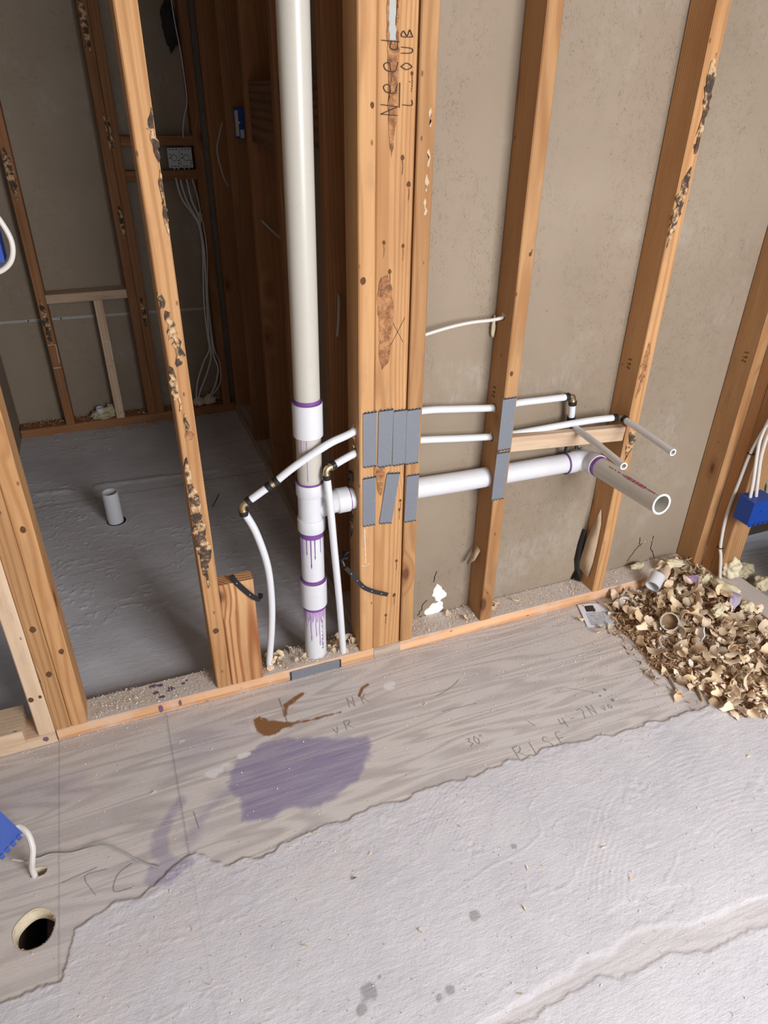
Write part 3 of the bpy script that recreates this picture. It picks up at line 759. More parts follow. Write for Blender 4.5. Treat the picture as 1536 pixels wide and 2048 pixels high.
pl = [word('RISE', .252, -.463, .038, 1.1, .0), word('30"', .155, -.385, .026), word('4-7N', .412, -.418, .032, 1.0, .12), word('vo', .545, -.405, .024, .8),
      word('NK', -.085, -.155, .034, 1.1), word('vR', -.15, -.225, .030, 1.1),
      [[(.50, -.30), (.545, -.33), (.57, -.345)]], [[(.335, -.36), (.345, -.385)]], [[(-.52, -.325), (-.515, -.372)]], [[(-.66, -.405), (-.69, -.42), (-.70, -.455), (-.665, -.46)]], [[(-.735, -.45), (-.755, -.40), (-.71, -.40)]],
      [[(-.80, -.398), (-.73, -.388)]], [[(.15, -.20), (.20, -.185), (.235, -.165)]], [[(.14, -.255), (.24, -.262)]], [[(.05, -.505), (.055, -.53)]]]
for p_ in pl: strokes('pencil_marking', p_, .00055, M['pencil'], floor, fl)

NRM[0] = Vector((0, -1, 0))
def rot_text(txt, xb, z0, h, adv=.8):   # reads upward, letter tops towards -X
    out = []
    for i, ch in enumerate(txt):
        for ln in GL.get(ch, []): out.append([(xb-b_*h, z0+(i*adv+a*.85)*h) for a, b_ in ln])
    return out
onpost = lambda a, b_: (a, .0008, b_)
onpost = lambda a, b_: (a, -.0006, b_)
for hw in (rot_text('Need', .080, 1.372, .034, 1.0), [[(.0835, 1.385), (.0835, 1.425)]], rot_text('L', .110, 1.388, .020), rot_text('.', .104, 1.425, .02), rot_text('0UB', .107, 1.445, .022, 1.15)):
    strokes('marker_writing', hw, .00065, M['marker'], S_p2, onpost)
strokes('pencil_cross', [[(.075, .925), (.108, .985)], [(.105, .93), (.08, .975)]], .0004, M['marker'], S_p2, lambda a, b_: (a, .0008, b_))

def patch(name, outline, m, parent, plane, h=.0012, rag=.15, seed=1, dome=0.0):
    """a thin irregular patch with its own thickness (bark, scrape, compound) lying on a face"""
    rd = random.Random(seed); n = len(outline); P = []
    for i in range(n):
        a = outline[i]; b_ = outline[(i+1) % n]
        L_ = math.hypot(b_[0]-a[0], b_[1]-a[1]); k = max(1, int(L_/.008))
        nx, ny = -(b_[1]-a[1])/(L_+1e-9), (b_[0]-a[0])/(L_+1e-9)
        for j in range(k):
            t = j/k; d = (rd.random()-.5)*rag*.03 if j else 0
            P.append((a[0]+(b_[0]-a[0])*t+nx*d, a[1]+(b_[1]-a[1])*t+ny*d))
    cx = sum(p[0] for p in P)/len(P); cy = sum(p[1] for p in P)/len(P)
    inv = parent.matrix_world.inverted() if parent is not None else Matrix()
    vs = []; n = len(P); nn = NRM[0]
    for (s, hh) in ((1, 0), (.97, h), (.6, h*(1.0+dome)), (.2, h*(1+dome*1.3))):
        for (x, y) in P: vs.append(tuple(inv @ (Vector(plane(cx+(x-cx)*s, cy+(y-cy)*s)) + nn*hh)))
    fs = []
    for r_ in range(3):
        for i in range(n): fs.append((r_*n+i, r_*n+(i+1) % n, (r_+1)*n+(i+1) % n, (r_+1)*n+i))
    fs.append(tuple(3*n+i for i in range(n)))
    return build(name, vs, fs, m, parent)
fy = lambda y: (lambda a, b_: (a, y, b_))
patch('bark_strip', [(.058, 1.60), (.078, 1.60), (.081, 1.44), (.079, 1.36), (.069, 1.30), (.063, 1.35), (.060, 1.45), (.056, 1.52)], M['bark_red'], S_p2, fy(.001), .0012, .12, 2)
patch('metal_scrap', [(.058, 1.57), (.072, 1.57), (.074, 1.49), (.061, 1.49)], M['wire_grey'], S_p2, fy(-.0003), .0010, .1, 3)
patch('bark_strip', [(.050, 1.075), (.066, 1.08), (.077, 1.05), (.080, 1.00), (.076, .93), (.070, .885), (.055, .870), (.048, .90), (.046, .98), (.042, 1.04)], M['bark_red'], S_p2, fy(.001), .0012, .12, 4)
patch('bark_strip', [(.040, .63), (.066, .625), (.062, .57), (.056, .54), (.046, .565)], M['bark_red'], S_p2, fy(.001), .0012, .12, 5)
for i, (z0, z1, w_) in enumerate([(1.30, 1.385, .009), (1.345, 1.36, .014), (1.18, 1.29, .005), (1.045, 1.08, .010), (.985, 1.045, .014), (.93, .995, .013), (.86, .935, .010), (.835, .87, .006), (.785, .83, .005)]):
    a = -.3725 if z0 > 1.1 else -.405+.008*(i % 3)
    if z0 > 1.1: pts = [(-.3690, z0), (-.3690-w_*.5, z0+.01), (-.3690-w_, (z0+z1)/2), (-.3690-w_*.4, z1-.01), (-.3690, z1)]
    else: pts = [(a, z0), (a+w_, z0+.006), (a+w_*1.25, (z0+z1)/2), (a+w_*.8, z1-.005), (a+.001, z1)]
    patch('bark_strip', pts, M['bark'], S_a, fy(0.0), .0022, .35, 10+i, .5)
patch('bark_strip', [(-.401, .725), (-.396, .73), (-.393, .66), (-.387, .62), (-.385, .57), (-.376, .50), (-.374, .46), (-.386, .44), (-.392, .37), (-.398, .44), (-.403, .50), (-.403, .57), (-.400, .62), (-.404, .67)], M['bark'], S_a, fy(0.0), .003, .45, 30, .6)
patch('knot', [(-.395, .775), (-.390, .787), (-.380, .789), (-.373, .779), (-.379, .768), (-.390, .766)], M['bark_red'], S_a, fy(0.0), .0006, .1, 31)
patch('bark_strip', [(.806, 1.475), (.816, 1.49), (.824, 1.46), (.826, 1.40), (.824, 1.35), (.818, 1.29), (.812, 1.34), (.807, 1.40)], M['bark'], S_c, fy(0.0), .002, .35, 32, .5)
patch('bark_strip', [(.806, 1.255), (.8155, 1.27), (.815, 1.20), (.808, 1.15), (.800, 1.11), (.793, 1.09), (.7915, 1.15), (.7925, 1.21)], M['bark'], S_c, fy(0.0), .002, .35, 33, .5)
patch('bark_strip', [(.800, .60), (.822, .60), (.824, .56), (.812, .52), (.806, .50), (.802, .54)], M['bark'], S_c, fy(0.0), .002, .35, 34, .5)
patch('bark_strip', [(.795, .80), (.806, .86), (.812, .80), (.806, .72), (.796, .70)], M['bark_red'], S_c, fy(0.0), .0012, .35, 35, .3)
NRM[0] = Vector((-1, 0, 0))
patch('white_stencil', [(.020, .42), (.062, .44), (.060, .30), (.030, .34)], M['chalk'], None, lambda a, b_: (9, 9, 9)) if False else None
NRM[0] = Vector((0, -1, 0))
strokes('chalk_line', [[(.0125, .452), (.0135, .40), (.0155, .345)], [(.005, .340), (.015, .337), (.026, .343)]], .0009, M['chalk_white'], S_p1, fy(-.0005))
for i, (a, z) in enumerate([(.150, 1.37), (.149, 1.30), (.147, 1.255), (.146, 1.21)]):
    patch('white_smear', [(a-.003, z-.016), (a+.001, z-.018), (a+.0018, z+.008), (a-.001, z+.016)], M['chalk'], S_p3, fy(0.0), .0004, .3, 40+i)

# damage to the drywall behind the near wall studs
patch('joint_compound', [(.262, .128), (.272, .150), (.283, .140), (.298, .118), (.308, .104), (.300, .090), (.286, .078), (.272, .085), (.268, .100), (.258, .108)], M['mud'], wall_back, fy(.0835), .0015, .3, 50)
patch('joint_compound', [(.242, .060), (.262, .078), (.284, .080), (.298, .070), (.300, .050), (.283, .036), (.262, .036), (.246, .034), (.236, .044)], M['mud'], wall_back, fy(.0835), .0018, .3, 51)
def crack(lines, r):
    mb_l = []
    for ln in lines:
        rd = random.Random(int(ln[0][0]*999)); P = []
        for (a, b_), (c, d) in zip(ln[:-1], ln[1:]):
            for j in range(4): P.append((a+(c-a)*j/4+(rd.random()-.5)*.004, b_+(d-b_)*j/4+(rd.random()-.5)*.004))
        P.append(ln[-1]); mb_l.append(P)
    for q in mb_l: strokes('crack', [q], r, M['dark'], wall_back, fy(.0834))
crack([[(.985, .055), (1.000, .080), (1.020, .108), (1.035, .118)], [(1.075, .140), (1.072, .118), (1.078, .085), (1.092, .065), (1.105, .040)], [(1.018, .145), (1.022, .115)]], .0013)
crack([[(.213, .045), (.225, .062), (.232, .085), (.243, .095)], [(.262, .158), (.263, .175), (.270, .195)]], .0012)
strokes('crack', [[(1.033, .119), (1.050, .123), (1.062, .118), (1.072, .124)]], .0022, M['chalk'], wall_back, fy(.0834))
# pale joint line low on the far wall drywall
strokes('board_joint', [[(-.96, .512), (-.55, .507), (-.05, .498)]], .0040, M['cable_grey'], wall_far, fy(2.0028))
strokes('board_joint_gap', [[(-.96, .512), (-.55, .507), (-.05, .498)]], .0010, M['dark'], wall_far, fy(2.0022))

# ------------------------------------------------------------------ drain stack (glued together: one thing)
def lathe_z(mb, cx, cy, prof, n=40, cx1=None, ):
    """prof list of (r, z); closed top/bottom left to profile"""
    b0 = len(mb.v)
    for (r_, z) in prof:
        for k in range(n):
            t = 2*PI*k/n; mb.v.append((cx(z)+r_*math.cos(t), cy+r_*math.sin(t), z))
    for i in range(len(prof)-1):
        for k in range(n):
            a = b0+i*n+k; b_ = b0+i*n+(k+1) % n
            mb.f.append((a, b_, b_+n, a+n))
SY = .045
SX = lambda z: -.119+.0105*min(z, 1.6)
stack = empty('drain_stack', (-.119, SY, ZT)); bpy.context.view_layer.update()
tag(stack, 'white and beige plastic drain stack with purple-primed joints and side branch', 'drain pipe')
def part_under(root, o):
    o.parent = root; o.matrix_parent_inverse = root.matrix_world.inverted(); return o
def P_(root, mb, name, m, smooth=True, ang=.6):
    o = mb.build(name, m, None, smooth, ang)
    # bake the root's location into the mesh so the child sits at the identity
    inv = Matrix.Translation(-Vector(root.location))
    if root.rotation_euler[1] != 0 or root.rotation_euler[0] != 0: inv = root.matrix_world.inverted()
    o.data.transform(inv); o.parent = root; return o
R0 = .0300; R1 = .0352
def pipe_z(name, z0, z1, m):
    mb = MB(); lathe_z(mb, SX, SY, [(0.0, z0), (R0, z0), (R0, (z0+z1)/2), (R0, z1), (0.0, z1)]); return P_(stack, mb, name, m)
pipe_z('upper_pipe', .770, HC-.001, M['pvc_beige'])
pipe_z('middle_pipe', .575, .735, M['pvc_beige'])
pipe_z('lower_pipe', .285, .470, M['pvc'])
foot = pipe_z('foot_pipe', ZT+.0005, .235, M['pvc'])
foot['label'] = 'short pipe at the foot with black print and purple runs'
def coup(z0, z1):
    mb = MB(); lathe_z(mb, SX, SY, [(R0-.001, z0+.004), (R1-.002, z0), (R1, z0+.002), (R1, z1-.002), (R1-.0015, z1), (R1-.0035, z1), (R1-.004, z1-.008)])
    return P_(stack, mb, 'coupling', M['pvc'])
coup(.715, .800); coup(.215, .298)
mb = MB(); lathe_z(mb, SX, SY, [(R0, .458), (R1-.001, .455), (R1, .458), (R1, .490), (R1-.0008, .4915), (R1-.0030, .4925), (R1-.0033, .496), (R1-.0033, .554), (R1-.0030, .5575), (R1-.0008, .5585), (R1, .560), (R1, .590), (R1-.001, .592), (R1-.0035, .592), (R1-.004, .585)])
# side branch of the tee swept toward the post
BZ = .523; BY = .045; RL = .0275
mb.tube([(SX(.5)+.018, BY, BZ-.010), (SX(.5)+.036, BY, BZ-.004), (-.050, BY, BZ), (-.046, BY, BZ)], [.028, .0285, .0290, .0320], 32)
mb.tube([(-.046, BY, BZ), (-.016, BY, BZ), (-.0155, BY, BZ)], [.0325, .0325, .031], 32)
P_(stack, mb, 'sanitary_tee', M['pvc'])
# branch line through the post and studs
mb = MB(); mb.tube([(-.020, BY, BZ), (.30, BY, .513), (.655, BY, .509)], RL, 36); P_(stack, mb, 'branch_pipe', M['pvc'])
mb = MB(); EX = .700
cent = [(.636, BY, .509), (.664, BY, .509)]
for k in range(1, 8):
    t = k/8*PI/2; cent.append((.664+.036*math.sin(t), BY-.036*(1-math.cos(t)), .509+.001*k))
cent += [(EX, BY-.036, .517), (EX, BY-.062, .519)]
rs = [.0315, .0315]+[.0300]*7+[.0318, .0318]
mb.tube(cent, rs, 36)
P_(stack, mb, 'elbow', M['pvc'])
mb = MB(); mb.tube([(EX, -.005, .518), (EX, -.14, .528), (EX, -.272, .538)], RL, 40, inner=.0045); st_ = P_(stack, mb, 'stub_pipe', M['pvc_beige'])
st_['label'] = 'beige open-ended stub with red print'
mb = MB(); mb.tube([(EX, -.2715, .538), (EX, -.2735, .5382)], RL+.0003, 40, inner=.0051); P_(stack, mb, 'cut_rim', M['mud'])
mb = MB(); mb.tube([(EX, -.266, .5377), (EX, -.268, .5378)], RL-.004, 30); P_(stack, mb, 'pipe_plug', M['galv']) if False else None
def band(p0, p1, r_, m=M['primer'], name='primer_ring'):
    mb = MB(); mb.tube([p0, p1], r_, 40, inner=.0022); return P_(stack, mb, name, m)
for z in (.796, .294):
    band((SX(z), SY, z-.010), (SX(z), SY, z+.0042), R0+.0045)
    band((SX(z), SY, z+.004), (SX(z), SY, z+.0125), R0+.0006, M['primer'], 'primer_film')
band((SX(.59), SY, .582), (SX(.59), SY, .596), R0+.0040)
band((SX(.45), SY, .438), (SX(.45), SY, .456), R0+.0009)
band((SX(.21), SY, .205), (SX(.21), SY, .2165), R0+.0009)
band((-.0165, BY, BZ), (-.0125, BY, BZ), RL+.0016)
band((.633, BY, .509), (.6365, BY, .509), .0322)
band((EX, -.0185, .5195), (EX, -.0300, .5203), RL+.0016)
band((.6545, BY, .509), (.6575, BY, .509), .0318, M['pvc'], 'elbow_rim')
# primer runs: tapered drips hugging the pipe
def drip(ang, z0, z1, wd, m, name='primer_drip', wob=0.0):
    mb = MB(); n = 10; vs = []
    for i in range(n+1):
        t = i/n; z = z0+(z1-z0)*t; ww = wd*(1.0-.35*t) if i < n-1 else (wd*1.1 if i == n-1 else wd*.2)
        for s in (-1, 0, 1):
            a = ang + (s*ww + wob*math.sin(t*9))/R0
            r_ = R0+(.0012 if s == 0 else .0002)
            vs.append((SX(z)+r_*math.cos(a), SY+r_*math.sin(a), z))
    fs = []
    for i in range(n):
        for j in range(2): a = i*3+j; fs.append((a, a+3, a+4, a+1))
    mb.add(vs, fs); return P_(stack, mb, name, m)
CA = math.atan2(CAMPOS.y-SY, CAMPOS.x+.115)
for da, z1, wd in [(-.95, .385, .0011), (-.48, .392, .0013), (-.12, .350, .0016), (.22, .378, .0014), (.75, .395, .0011)]: drip(CA+da, .442, z1, wd, M['primer'])
for da, z1, wd in [(-.55, .645, .0012), (-.15, .605, .0018)]: drip(CA+da, .716, z1, wd, M['primer_thin'])
for da, z1, wd in [(-.75, .150, .0022), (-.35, .105, .0026), (.1, .12, .0020), (.42, .085, .0024), (-.62, .178, .003)]: drip(CA+da, .207, z1, wd, M['primer_thin'], wob=.0006)
mb = MB(); n = 30
vs = []; fs = []
for i in range(n+1):
    a = CA-1.25+2.4*i/n; zz = .180+.012*math.sin(i*1.3)+.006*math.sin(i*2.9)
    for (r_, z) in ((R0+.0005, .207), (R0+.0005, zz)): vs.append((SX(z)+r_*math.cos(a), SY+r_*math.sin(a), z))
for i in range(n): fs.append((i*2, i*2+1, i*2+3, i*2+2))
mb.add(vs, fs); P_(stack, mb, 'primer_smear', M['primer_thin'])
# printed lettering on the foot pipe and the stub (small blocks in rows)
mb = MB(); rd = random.Random(5); z = .195
while z > .075:
    hgt = rd.choice([.003, .004, .002]); a = CA+.62
    for row in range(2):
        if rd.random() < .8:
            vs = []
            for (zz, aa) in ((z, a+row*.10), (z-hgt, a+row*.10), (z-hgt, a+row*.10+.07), (z, a+row*.10+.07)):
                vs.append((SX(zz)+(R0+.0005)*math.cos(aa), SY+(R0+.0005)*math.sin(aa), zz))
            mb.add(vs, [(0, 1, 2, 3)])
    z -= hgt+.0022
P_(stack, mb, 'black_print', M['black'], False)
mb = MB(); y = -.075
while y > -.262:
    l_ = rd.choice([.003, .005, .002]); bold = -.215 < y < -.135; wd = .0042 if bold else .0018
    zc = .528+(-.14-y)*.0755
    a0 = PI/2+.42
    vs = []
    for (yy, da) in ((y, -wd/RL), (y-l_, -wd/RL+.04), (y-l_, wd/RL+.04), (y, wd/RL)):
        a = a0+da; vs.append((EX-(RL+.0005)*math.cos(a)*-1, yy, .528+(-.14-yy)*.0755+(RL+.0005)*math.sin(a)))
    if rd.random() < .85: mb.add(vs, [(0, 1, 2, 3)])
    y -= l_+.0016
P_(stack, mb, 'red_print', M['redprint'], False)

# ------------------------------------------------------------------ thin water lines
RP = .0092
def ring_at(root, p, d, m='crimp', r_=None, l_=.012, name='crimp_ring'):
    p = Vector(p); d = Vector(d).normalized(); mb = MB()
    mb.tube([p-d*l_/2, p+d*l_/2], r_ or RP+.0022, 20, inner=.0015); return P_(root, mb, name, M[m])
def elbow(root, c, d1, d2, m='brass'):
    """90 degree fitting whose legs point along d1 and d2 from corner c"""
    c = Vector(c); d1 = Vector(d1).normalized(); d2 = Vector(d2).normalized()
    mb = MB(); R_ = .008
    P = [c+d1*.016, c+d1*R_]
    for k in range(1, 6):
        t = k/6; P.append(c + d1*R_*(1-t)**2 + d2*R_*t**2)
    P += [c+d2*R_, c+d2*.016]
    mb.tube(P, RP*.86, 16)
    mb.tube([c+d1*.0115, c+d1*.0145], RP+.0012, 16); mb.tube([c+d2*.0115, c+d2*.0145], RP+.0012, 16)
    return P_(root, mb, 'brass_elbow', M[m])
def pex(root, pts, m='pex', hollow=False, name='tube', k=6, r_=RP):
    P = catmull(pts, k) if len(pts) > 2 else [Vector(p) for p in pts]
    mb = MB(); mb.tube(P, r_, 20, inner=(.0024 if hollow else None)); return P_(root, mb, name, M[m])

hot = empty('water_line', (-.255, .03, ZT)); tag(hot, 'upper thin white water line that arcs up from left of the stack and ends in the left stub', 'water pipe', 'thin white water lines')
c0 = Vector((-.286, .020, .572)); run = [(-.286, .020, .572), (-.211, .014, .620), (-.157, .006, .661), (-.097, .0, .697), (-.064, .006, .7085), (-.030, .016, .713), (.001, .028, .7165), (.06, .040, .727), (.177, .045, .735), (.285, .045, .725), (.388, .045, .714), (.453, .045, .7175), (.53, .045, .7155), (.612, .045, .7135)]
rd1 = (Vector(run[1])-Vector(run[0])).normalized(); dn = Vector((.10, .05, -1)).normalized()
pex(hot, [(-.2545, .032, ZT+.0005), (-.2555, .032, .06), (-.242, .030, .17), (-.235, .029, .27), (-.238, .027, .382), (-.259, .024, .488), c0+dn*.014], name='riser_tube')
elbow(hot, c0, rd1, dn)
ring_at(hot, c0+rd1*.020, rd1); ring_at(hot, c0+dn*.020, dn)
cc = Vector(run[1])
pex(hot, [c0+rd1*.014, cc-rd1*.010], name='tube')
mb = MB(); mb.tube([cc-rd1*.012, cc+rd1*.012], RP*.8, 16); mb.tube([cc-rd1*.0035, cc-rd1*.0015], RP+.001, 16); mb.tube([cc+rd1*.0015, cc+rd1*.0035], RP+.001, 16); P_(hot, mb, 'brass_coupling', M['brass'])
ring_at(hot, cc-rd1*.011, rd1); ring_at(hot, cc+rd1*.011, rd1)
pex(hot, [tuple(cc+rd1*.006)]+run[2:], name='run_tube')
e1 = Vector((.6250, .045, .7135)); e2 = Vector((.637, .052, .626))
dd = (e2-e1).normalized(); outd = (Vector((.610, -.2, .633))-e2).normalized()
elbow(hot, e1, (-1, 0, 0), dd); ring_at(hot, e1+Vector((-.020, 0, 0)), (1, 0, 0)); ring_at(hot, e1+dd*.020, dd)
pex(hot, [e1+dd*.014, e2-dd*.014], name='drop_tube')
elbow(hot, e2, -dd, outd); ring_at(hot, e2-dd*.020, dd); ring_at(hot, e2+outd*.020, outd)
pex(hot, [e2+outd*.014, (.622, -.08, .632), (.610, -.213, .632)], 'pex_clear', True, 'stub_tube')
mb = MB(); mb.tube([(.610, -.2125, .632), (.6098, -.214, .632)], RP+.0003, 20, inner=.003); P_(hot, mb, 'cut_rim', M['mud'])

cold = empty('water_line', (-.048, .016, ZT)); tag(cold, 'lower thin white water line that rises in front of the tee branch and ends in the right stub', 'water pipe', 'thin white water lines')
g0 = Vector((-.083, .004, .640)); gd = Vector((.06, .02, -1)).normalized(); gr = (Vector((.000, .026, .659))-g0).normalized()
pex(cold, [(-.047, .017, ZT+.0005), (-.0475, .016, .06), (-.057, .008, .235), (-.0700, .000, .42), (-.0760, -.002, .52), g0+gd*.014], name='riser_tube')
elbow(cold, g0, gr, gd); ring_at(cold, g0+gr*.020, gr); ring_at(cold, g0+gd*.020, gd)
f1 = Vector((.7765, .019, .641)); fo = (Vector((.767, -.20, .638))-f1).normalized()
pex(cold, [g0+gr*.014, (.000, .026, .659), (.07, .040, .664), (.175, .045, .656), (.292, .045, .642), (.388, .045, .632), (.452, .042, .631), (.566, .034, .637), (.638, .028, .641), (.70, .025, .642), (.763, .0205, .641)], name='run_tube')
elbow(cold, f1, (-1, 0, 0), fo); ring_at(cold, f1+Vector((-.020, 0, 0)), (1, 0, 0)); ring_at(cold, f1+fo*.020, fo)
pex(cold, [f1+fo*.014, (.774, -.08, .640), (.767, -.203, .638)], 'pex_clear', True, 'stub_tube')
mb = MB(); mb.tube([(.767, -.2025, .638), (.767, -.2040, .638)], RP+.0003, 20, inner=.003); P_(cold, mb, 'cut_rim', M['mud'])

# ------------------------------------------------------------------ nail plates
def nail_plate(cx, cz, w_, h_, label, tilt=0.0, seed=1, group='grey steel nail plates'):
    rd = random.Random(seed)
    def edge(n, x0, x1, zb, sgn):
        out = []
        for i in range(n):
            a = x0+(x1-x0)*i/n; b_ = x0+(x1-x0)*(i+1)/n; out += [(a, zb), (a+(b_-a)*.7, zb+sgn*rd.uniform(.002, .0055)), (a+(b_-a)*.78, zb+sgn*rd.uniform(-.001, .001))]
        return out
    top = edge(4, -w_/2, w_/2, h_/2, 1); bot = edge(4, w_/2, -w_/2, -h_/2, -1)
    poly = top+[(w_/2, h_/2)]+bot+[(-w_/2, -h_/2)]
    mb = MB(); mb.prism(poly, -.0012, 0, axis='y')
    o = mb.build('nail_plate', M['steel']); o.location = (cx, -.0004, cz); o.rotation_euler = (0, tilt, 0)
    tag(o, label, 'nail plate', group)
    for sgn in (1, -1):
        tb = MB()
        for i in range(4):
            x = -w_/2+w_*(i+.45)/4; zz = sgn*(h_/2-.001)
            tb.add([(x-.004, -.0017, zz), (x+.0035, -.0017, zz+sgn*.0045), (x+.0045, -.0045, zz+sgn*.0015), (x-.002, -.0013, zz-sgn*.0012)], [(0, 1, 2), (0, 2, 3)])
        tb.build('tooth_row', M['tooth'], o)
    return o
nail_plate(.0255, .7015, .034, .140, 'upper row grey nail plate on the left stud of the post, nearest the drain stack', 0, 1)
nail_plate(.0655, .6985, .037, .146, 'upper row grey nail plate second from the left on the post', .01, 2)
nail_plate(.1020, .6945, .0340, .143, 'upper row grey nail plate third from the left on the post', 0, 3)
nail_plate(.1370, .6920, .0350, .143, 'upper row grey nail plate at the right edge of the post', 0, 4)
nail_plate(.0245, .5310, .034, .137, 'lower row upright grey nail plate on the left stud of the post', 0, 5)
nail_plate(.0790, .5300, .0345, .142, 'slanted grey nail plate in the lower row of the post', .135, 6)
nail_plate(.1400, .5180, .0335, .135, 'lower row upright grey nail plate at the right edge of the post', .02, 7)
nail_plate(.3985, .6850, .038, .142, 'upper grey nail plate on the drywall stud right of the post', 0, 8)
nail_plate(.3970, .5350, .038, .140, 'lower grey nail plate on the drywall stud right of the post', .01, 9)
o = nail_plate(-.1335, .0170, .030, .143, 'grey nail plate lying along the bottom plate edge under the drain stack', 0, 10); o.rotation_euler = (0, PI/2, 0)

# ------------------------------------------------------------------ straps and clips
def strap(name, pts, wdir, wd, m, label, cat='hanger strap', th=.0016, holes=()):
    P = catmull(pts, 6); mb = MB(); W = Vector(wdir).normalized(); vs = []; n = len(P)
    for i, p in enumerate(P):
        t = (P[min(i+1, n-1)]-P[max(i-1, 0)]).normalized(); ww = (W-t*W.dot(t)).normalized(); nn = t.cross(ww)
        for (a, b_) in ((-1, -1), (1, -1), (1, 1), (-1, 1)): vs.append(p+ww*(wd/2*a)+nn*(th/2*b_))
    fs = [(0, 3, 2, 1), tuple((n-1)*4+k for k in range(4))]
    for i in range(n-1):
        for k in range(4): fs.append((i*4+k, i*4+(k+1) % 4, i*4+4+(k+1) % 4, i*4+4+k))
    mb.add(vs, fs); o = mb.build(name, m)
    tag(o, label, cat)
    for q in holes:
        hb = MB()
        i = int(q*(n-1)); p = P[i]; t = (P[min(i+1, n-1)]-P[max(i-1, 0)]).normalized(); ww = (W-t*W.dot(t)).normalized(); nn = t.cross(ww)
        if nn.dot(CAMPOS-p) < 0: nn = -nn
        hb.tube([p+nn*(th*.45), p+nn*(th*.5+.0006)], .0014, 10)
        hb.build('rivet', M['galv'], o)
    return o
strap('pipe_strap', [(-.333, .006, .392), (-.325, -.002, .375), (-.305, -.006, .345), (-.285, -.012, .322), (-.272, -.016, .318), (-.268, -.010, .330)], (.6, -.2, .9), .015, M['black'], 'black plastic strap curling over the striped board left of the stack', holes=(.25, .5))
strap('pipe_strap', [(-.036, .010, .336), (-.018, -.002, .312), (-.005, -.004, .290), (.012, -.006, .268), (.040, -.010, .250), (.074, -.016, .236)], (.45, 0, .9), .012, M['black'], 'black perforated strap lying across the lower front of the post', holes=(.15, .35, .55, .75, .9))
mb = MB(); rd = random.Random(3)
for i in range(14):
    a = rd.uniform(0, 6); p = Vector((-.028+rd.uniform(-.016, .012), .075+rd.uniform(-.02, .02), .315+rd.uniform(-.018, .018)))
    q = p+Vector((rd.uniform(-.02, .02), rd.uniform(-.01, .01), rd.uniform(-.015, .015))); mb.tube([p, (p+q)/2+Vector((0, 0, .004)), q], .0035, 8)
o = mb.build('crumpled_strap', M['black'], None, True); tag(o, 'crumpled shiny black plastic wad squeezed between the stack and the post', 'plastic wad')
def clip(p, rx, s, label):
    mb = MB(); P = []
    for k in range(11):
        a = PI*.35+k/10*PI*1.3; P.append((s*math.cos(a), 0, s*math.sin(a)))
    for q0, q1 in zip(P[:-1], P[1:]):
        mb.tube([q0, q1], s*.22, 8)
    mb.box((-s*1.35, -s*.25, -s*.9), (-s*.95, s*.25, s*.95)); mb.box((-s*1.2, -s*.3, s*.85), (s*.2, s*.3, s*1.25))
    o = mb.build('pipe_clip', M['black'], None, False); o.location = p; o.rotation_euler = rx
    return tag(o, label, 'pipe clip')
clip((-.006, .058, .580), (0, 0, PI/2), .012, 'black C-shaped pipe clip on the side of the post above the drain branch')
clip((.645, .050, .552), (0, 0, .2), .0125, 'left black pipe clip hanging under the pale cross piece')
clip((.684, .052, .556), (0, 0, -.1), .0125, 'right black pipe clip under the pale cross piece, above the elbow')
# splintered wood around drilled holes
def splinters(label, pts, seed, s=.014, m='shaving', group=None):
    rd = random.Random(seed); mb = MB()
    for p in pts:
        for k in range(7):
            p0 = Vector(p)+Vector([rd.uniform(-.004, .004) for _ in range(3)])
            d = Vector((rd.uniform(-1, .2), rd.uniform(-.6, .6), rd.uniform(-1, 1))).normalized()*rd.uniform(.3, 1)*s
            sd = Vector((rd.uniform(-1, 1), rd.uniform(-1, 1), rd.uniform(-1, 1))).normalized()*.0016
            mb.add([p0-sd, p0+sd, p0+d, p0+sd.cross(d).normalized()*.001], [(0, 1, 2), (0, 2, 3), (1, 3, 2), (0, 3, 1)])
    o = mb.build('hole_splinters', M[m], None); return tag(o, label, 'splinters', group, 'stuff')
splinters('pale splinters fringing the two small pipe holes in the left side of the post', [(0, .036, .727), (-.001, .03, .700), (-.001, .028, .673), (-.001, .03, .645)], 4)
splinters('pale splinters fringing the pipe holes in the side of the nail plated drywall stud', [(.3835, .045, .724), (.3835, .045, .640), (.3835, .045, .54)], 6, .008)
# dark drilled rims where pipes enter
for par, x, y, z, r_ in ((S_p1, 0, .036, .716, .0125), (S_p1, 0, .026, .659, .0120), (S_p1, 0, BY, .5223, .031), (S_b, .3839, .045, .714, .0122), (S_b, .3839, .045, .632, .0122), (S_b, .3839, BY, .512, .031)):
    mb = MB(); mb.tube([(x-.0006, y, z), (x+.001, y, z)], r_, 28); P_(par, mb, 'drilled_hole', M['bark'] if r_ < .02 else M['bark_red'], False)

# ------------------------------------------------------------------ cables, boxes
def cable(label, pts, r_, m, parent=None, cat='cable', group=None, n=10, flat=None, name='cable'):
    mb = MB(); mb.tube(catmull(pts, 7), r_, n)
    o = mb.build(name, m, None, True); tag(o, label, cat, group); return o
cable('white cable crossing the drywall from the post to a drilled stud', [(.155, .050, .918), (.188, .047, .927), (.245, .045, .938), (.30, .046, .943), (.360, .046, .944), (.402, .046, .950)], .0042, M['cable'])
bpy.context.view_layer.update()
mb = MB(); mb.tube([(.3833, .046, .949), (.385, .046, .949)], .009, 16); P_(S_b, mb, 'drilled_hole', M['bark'], False)

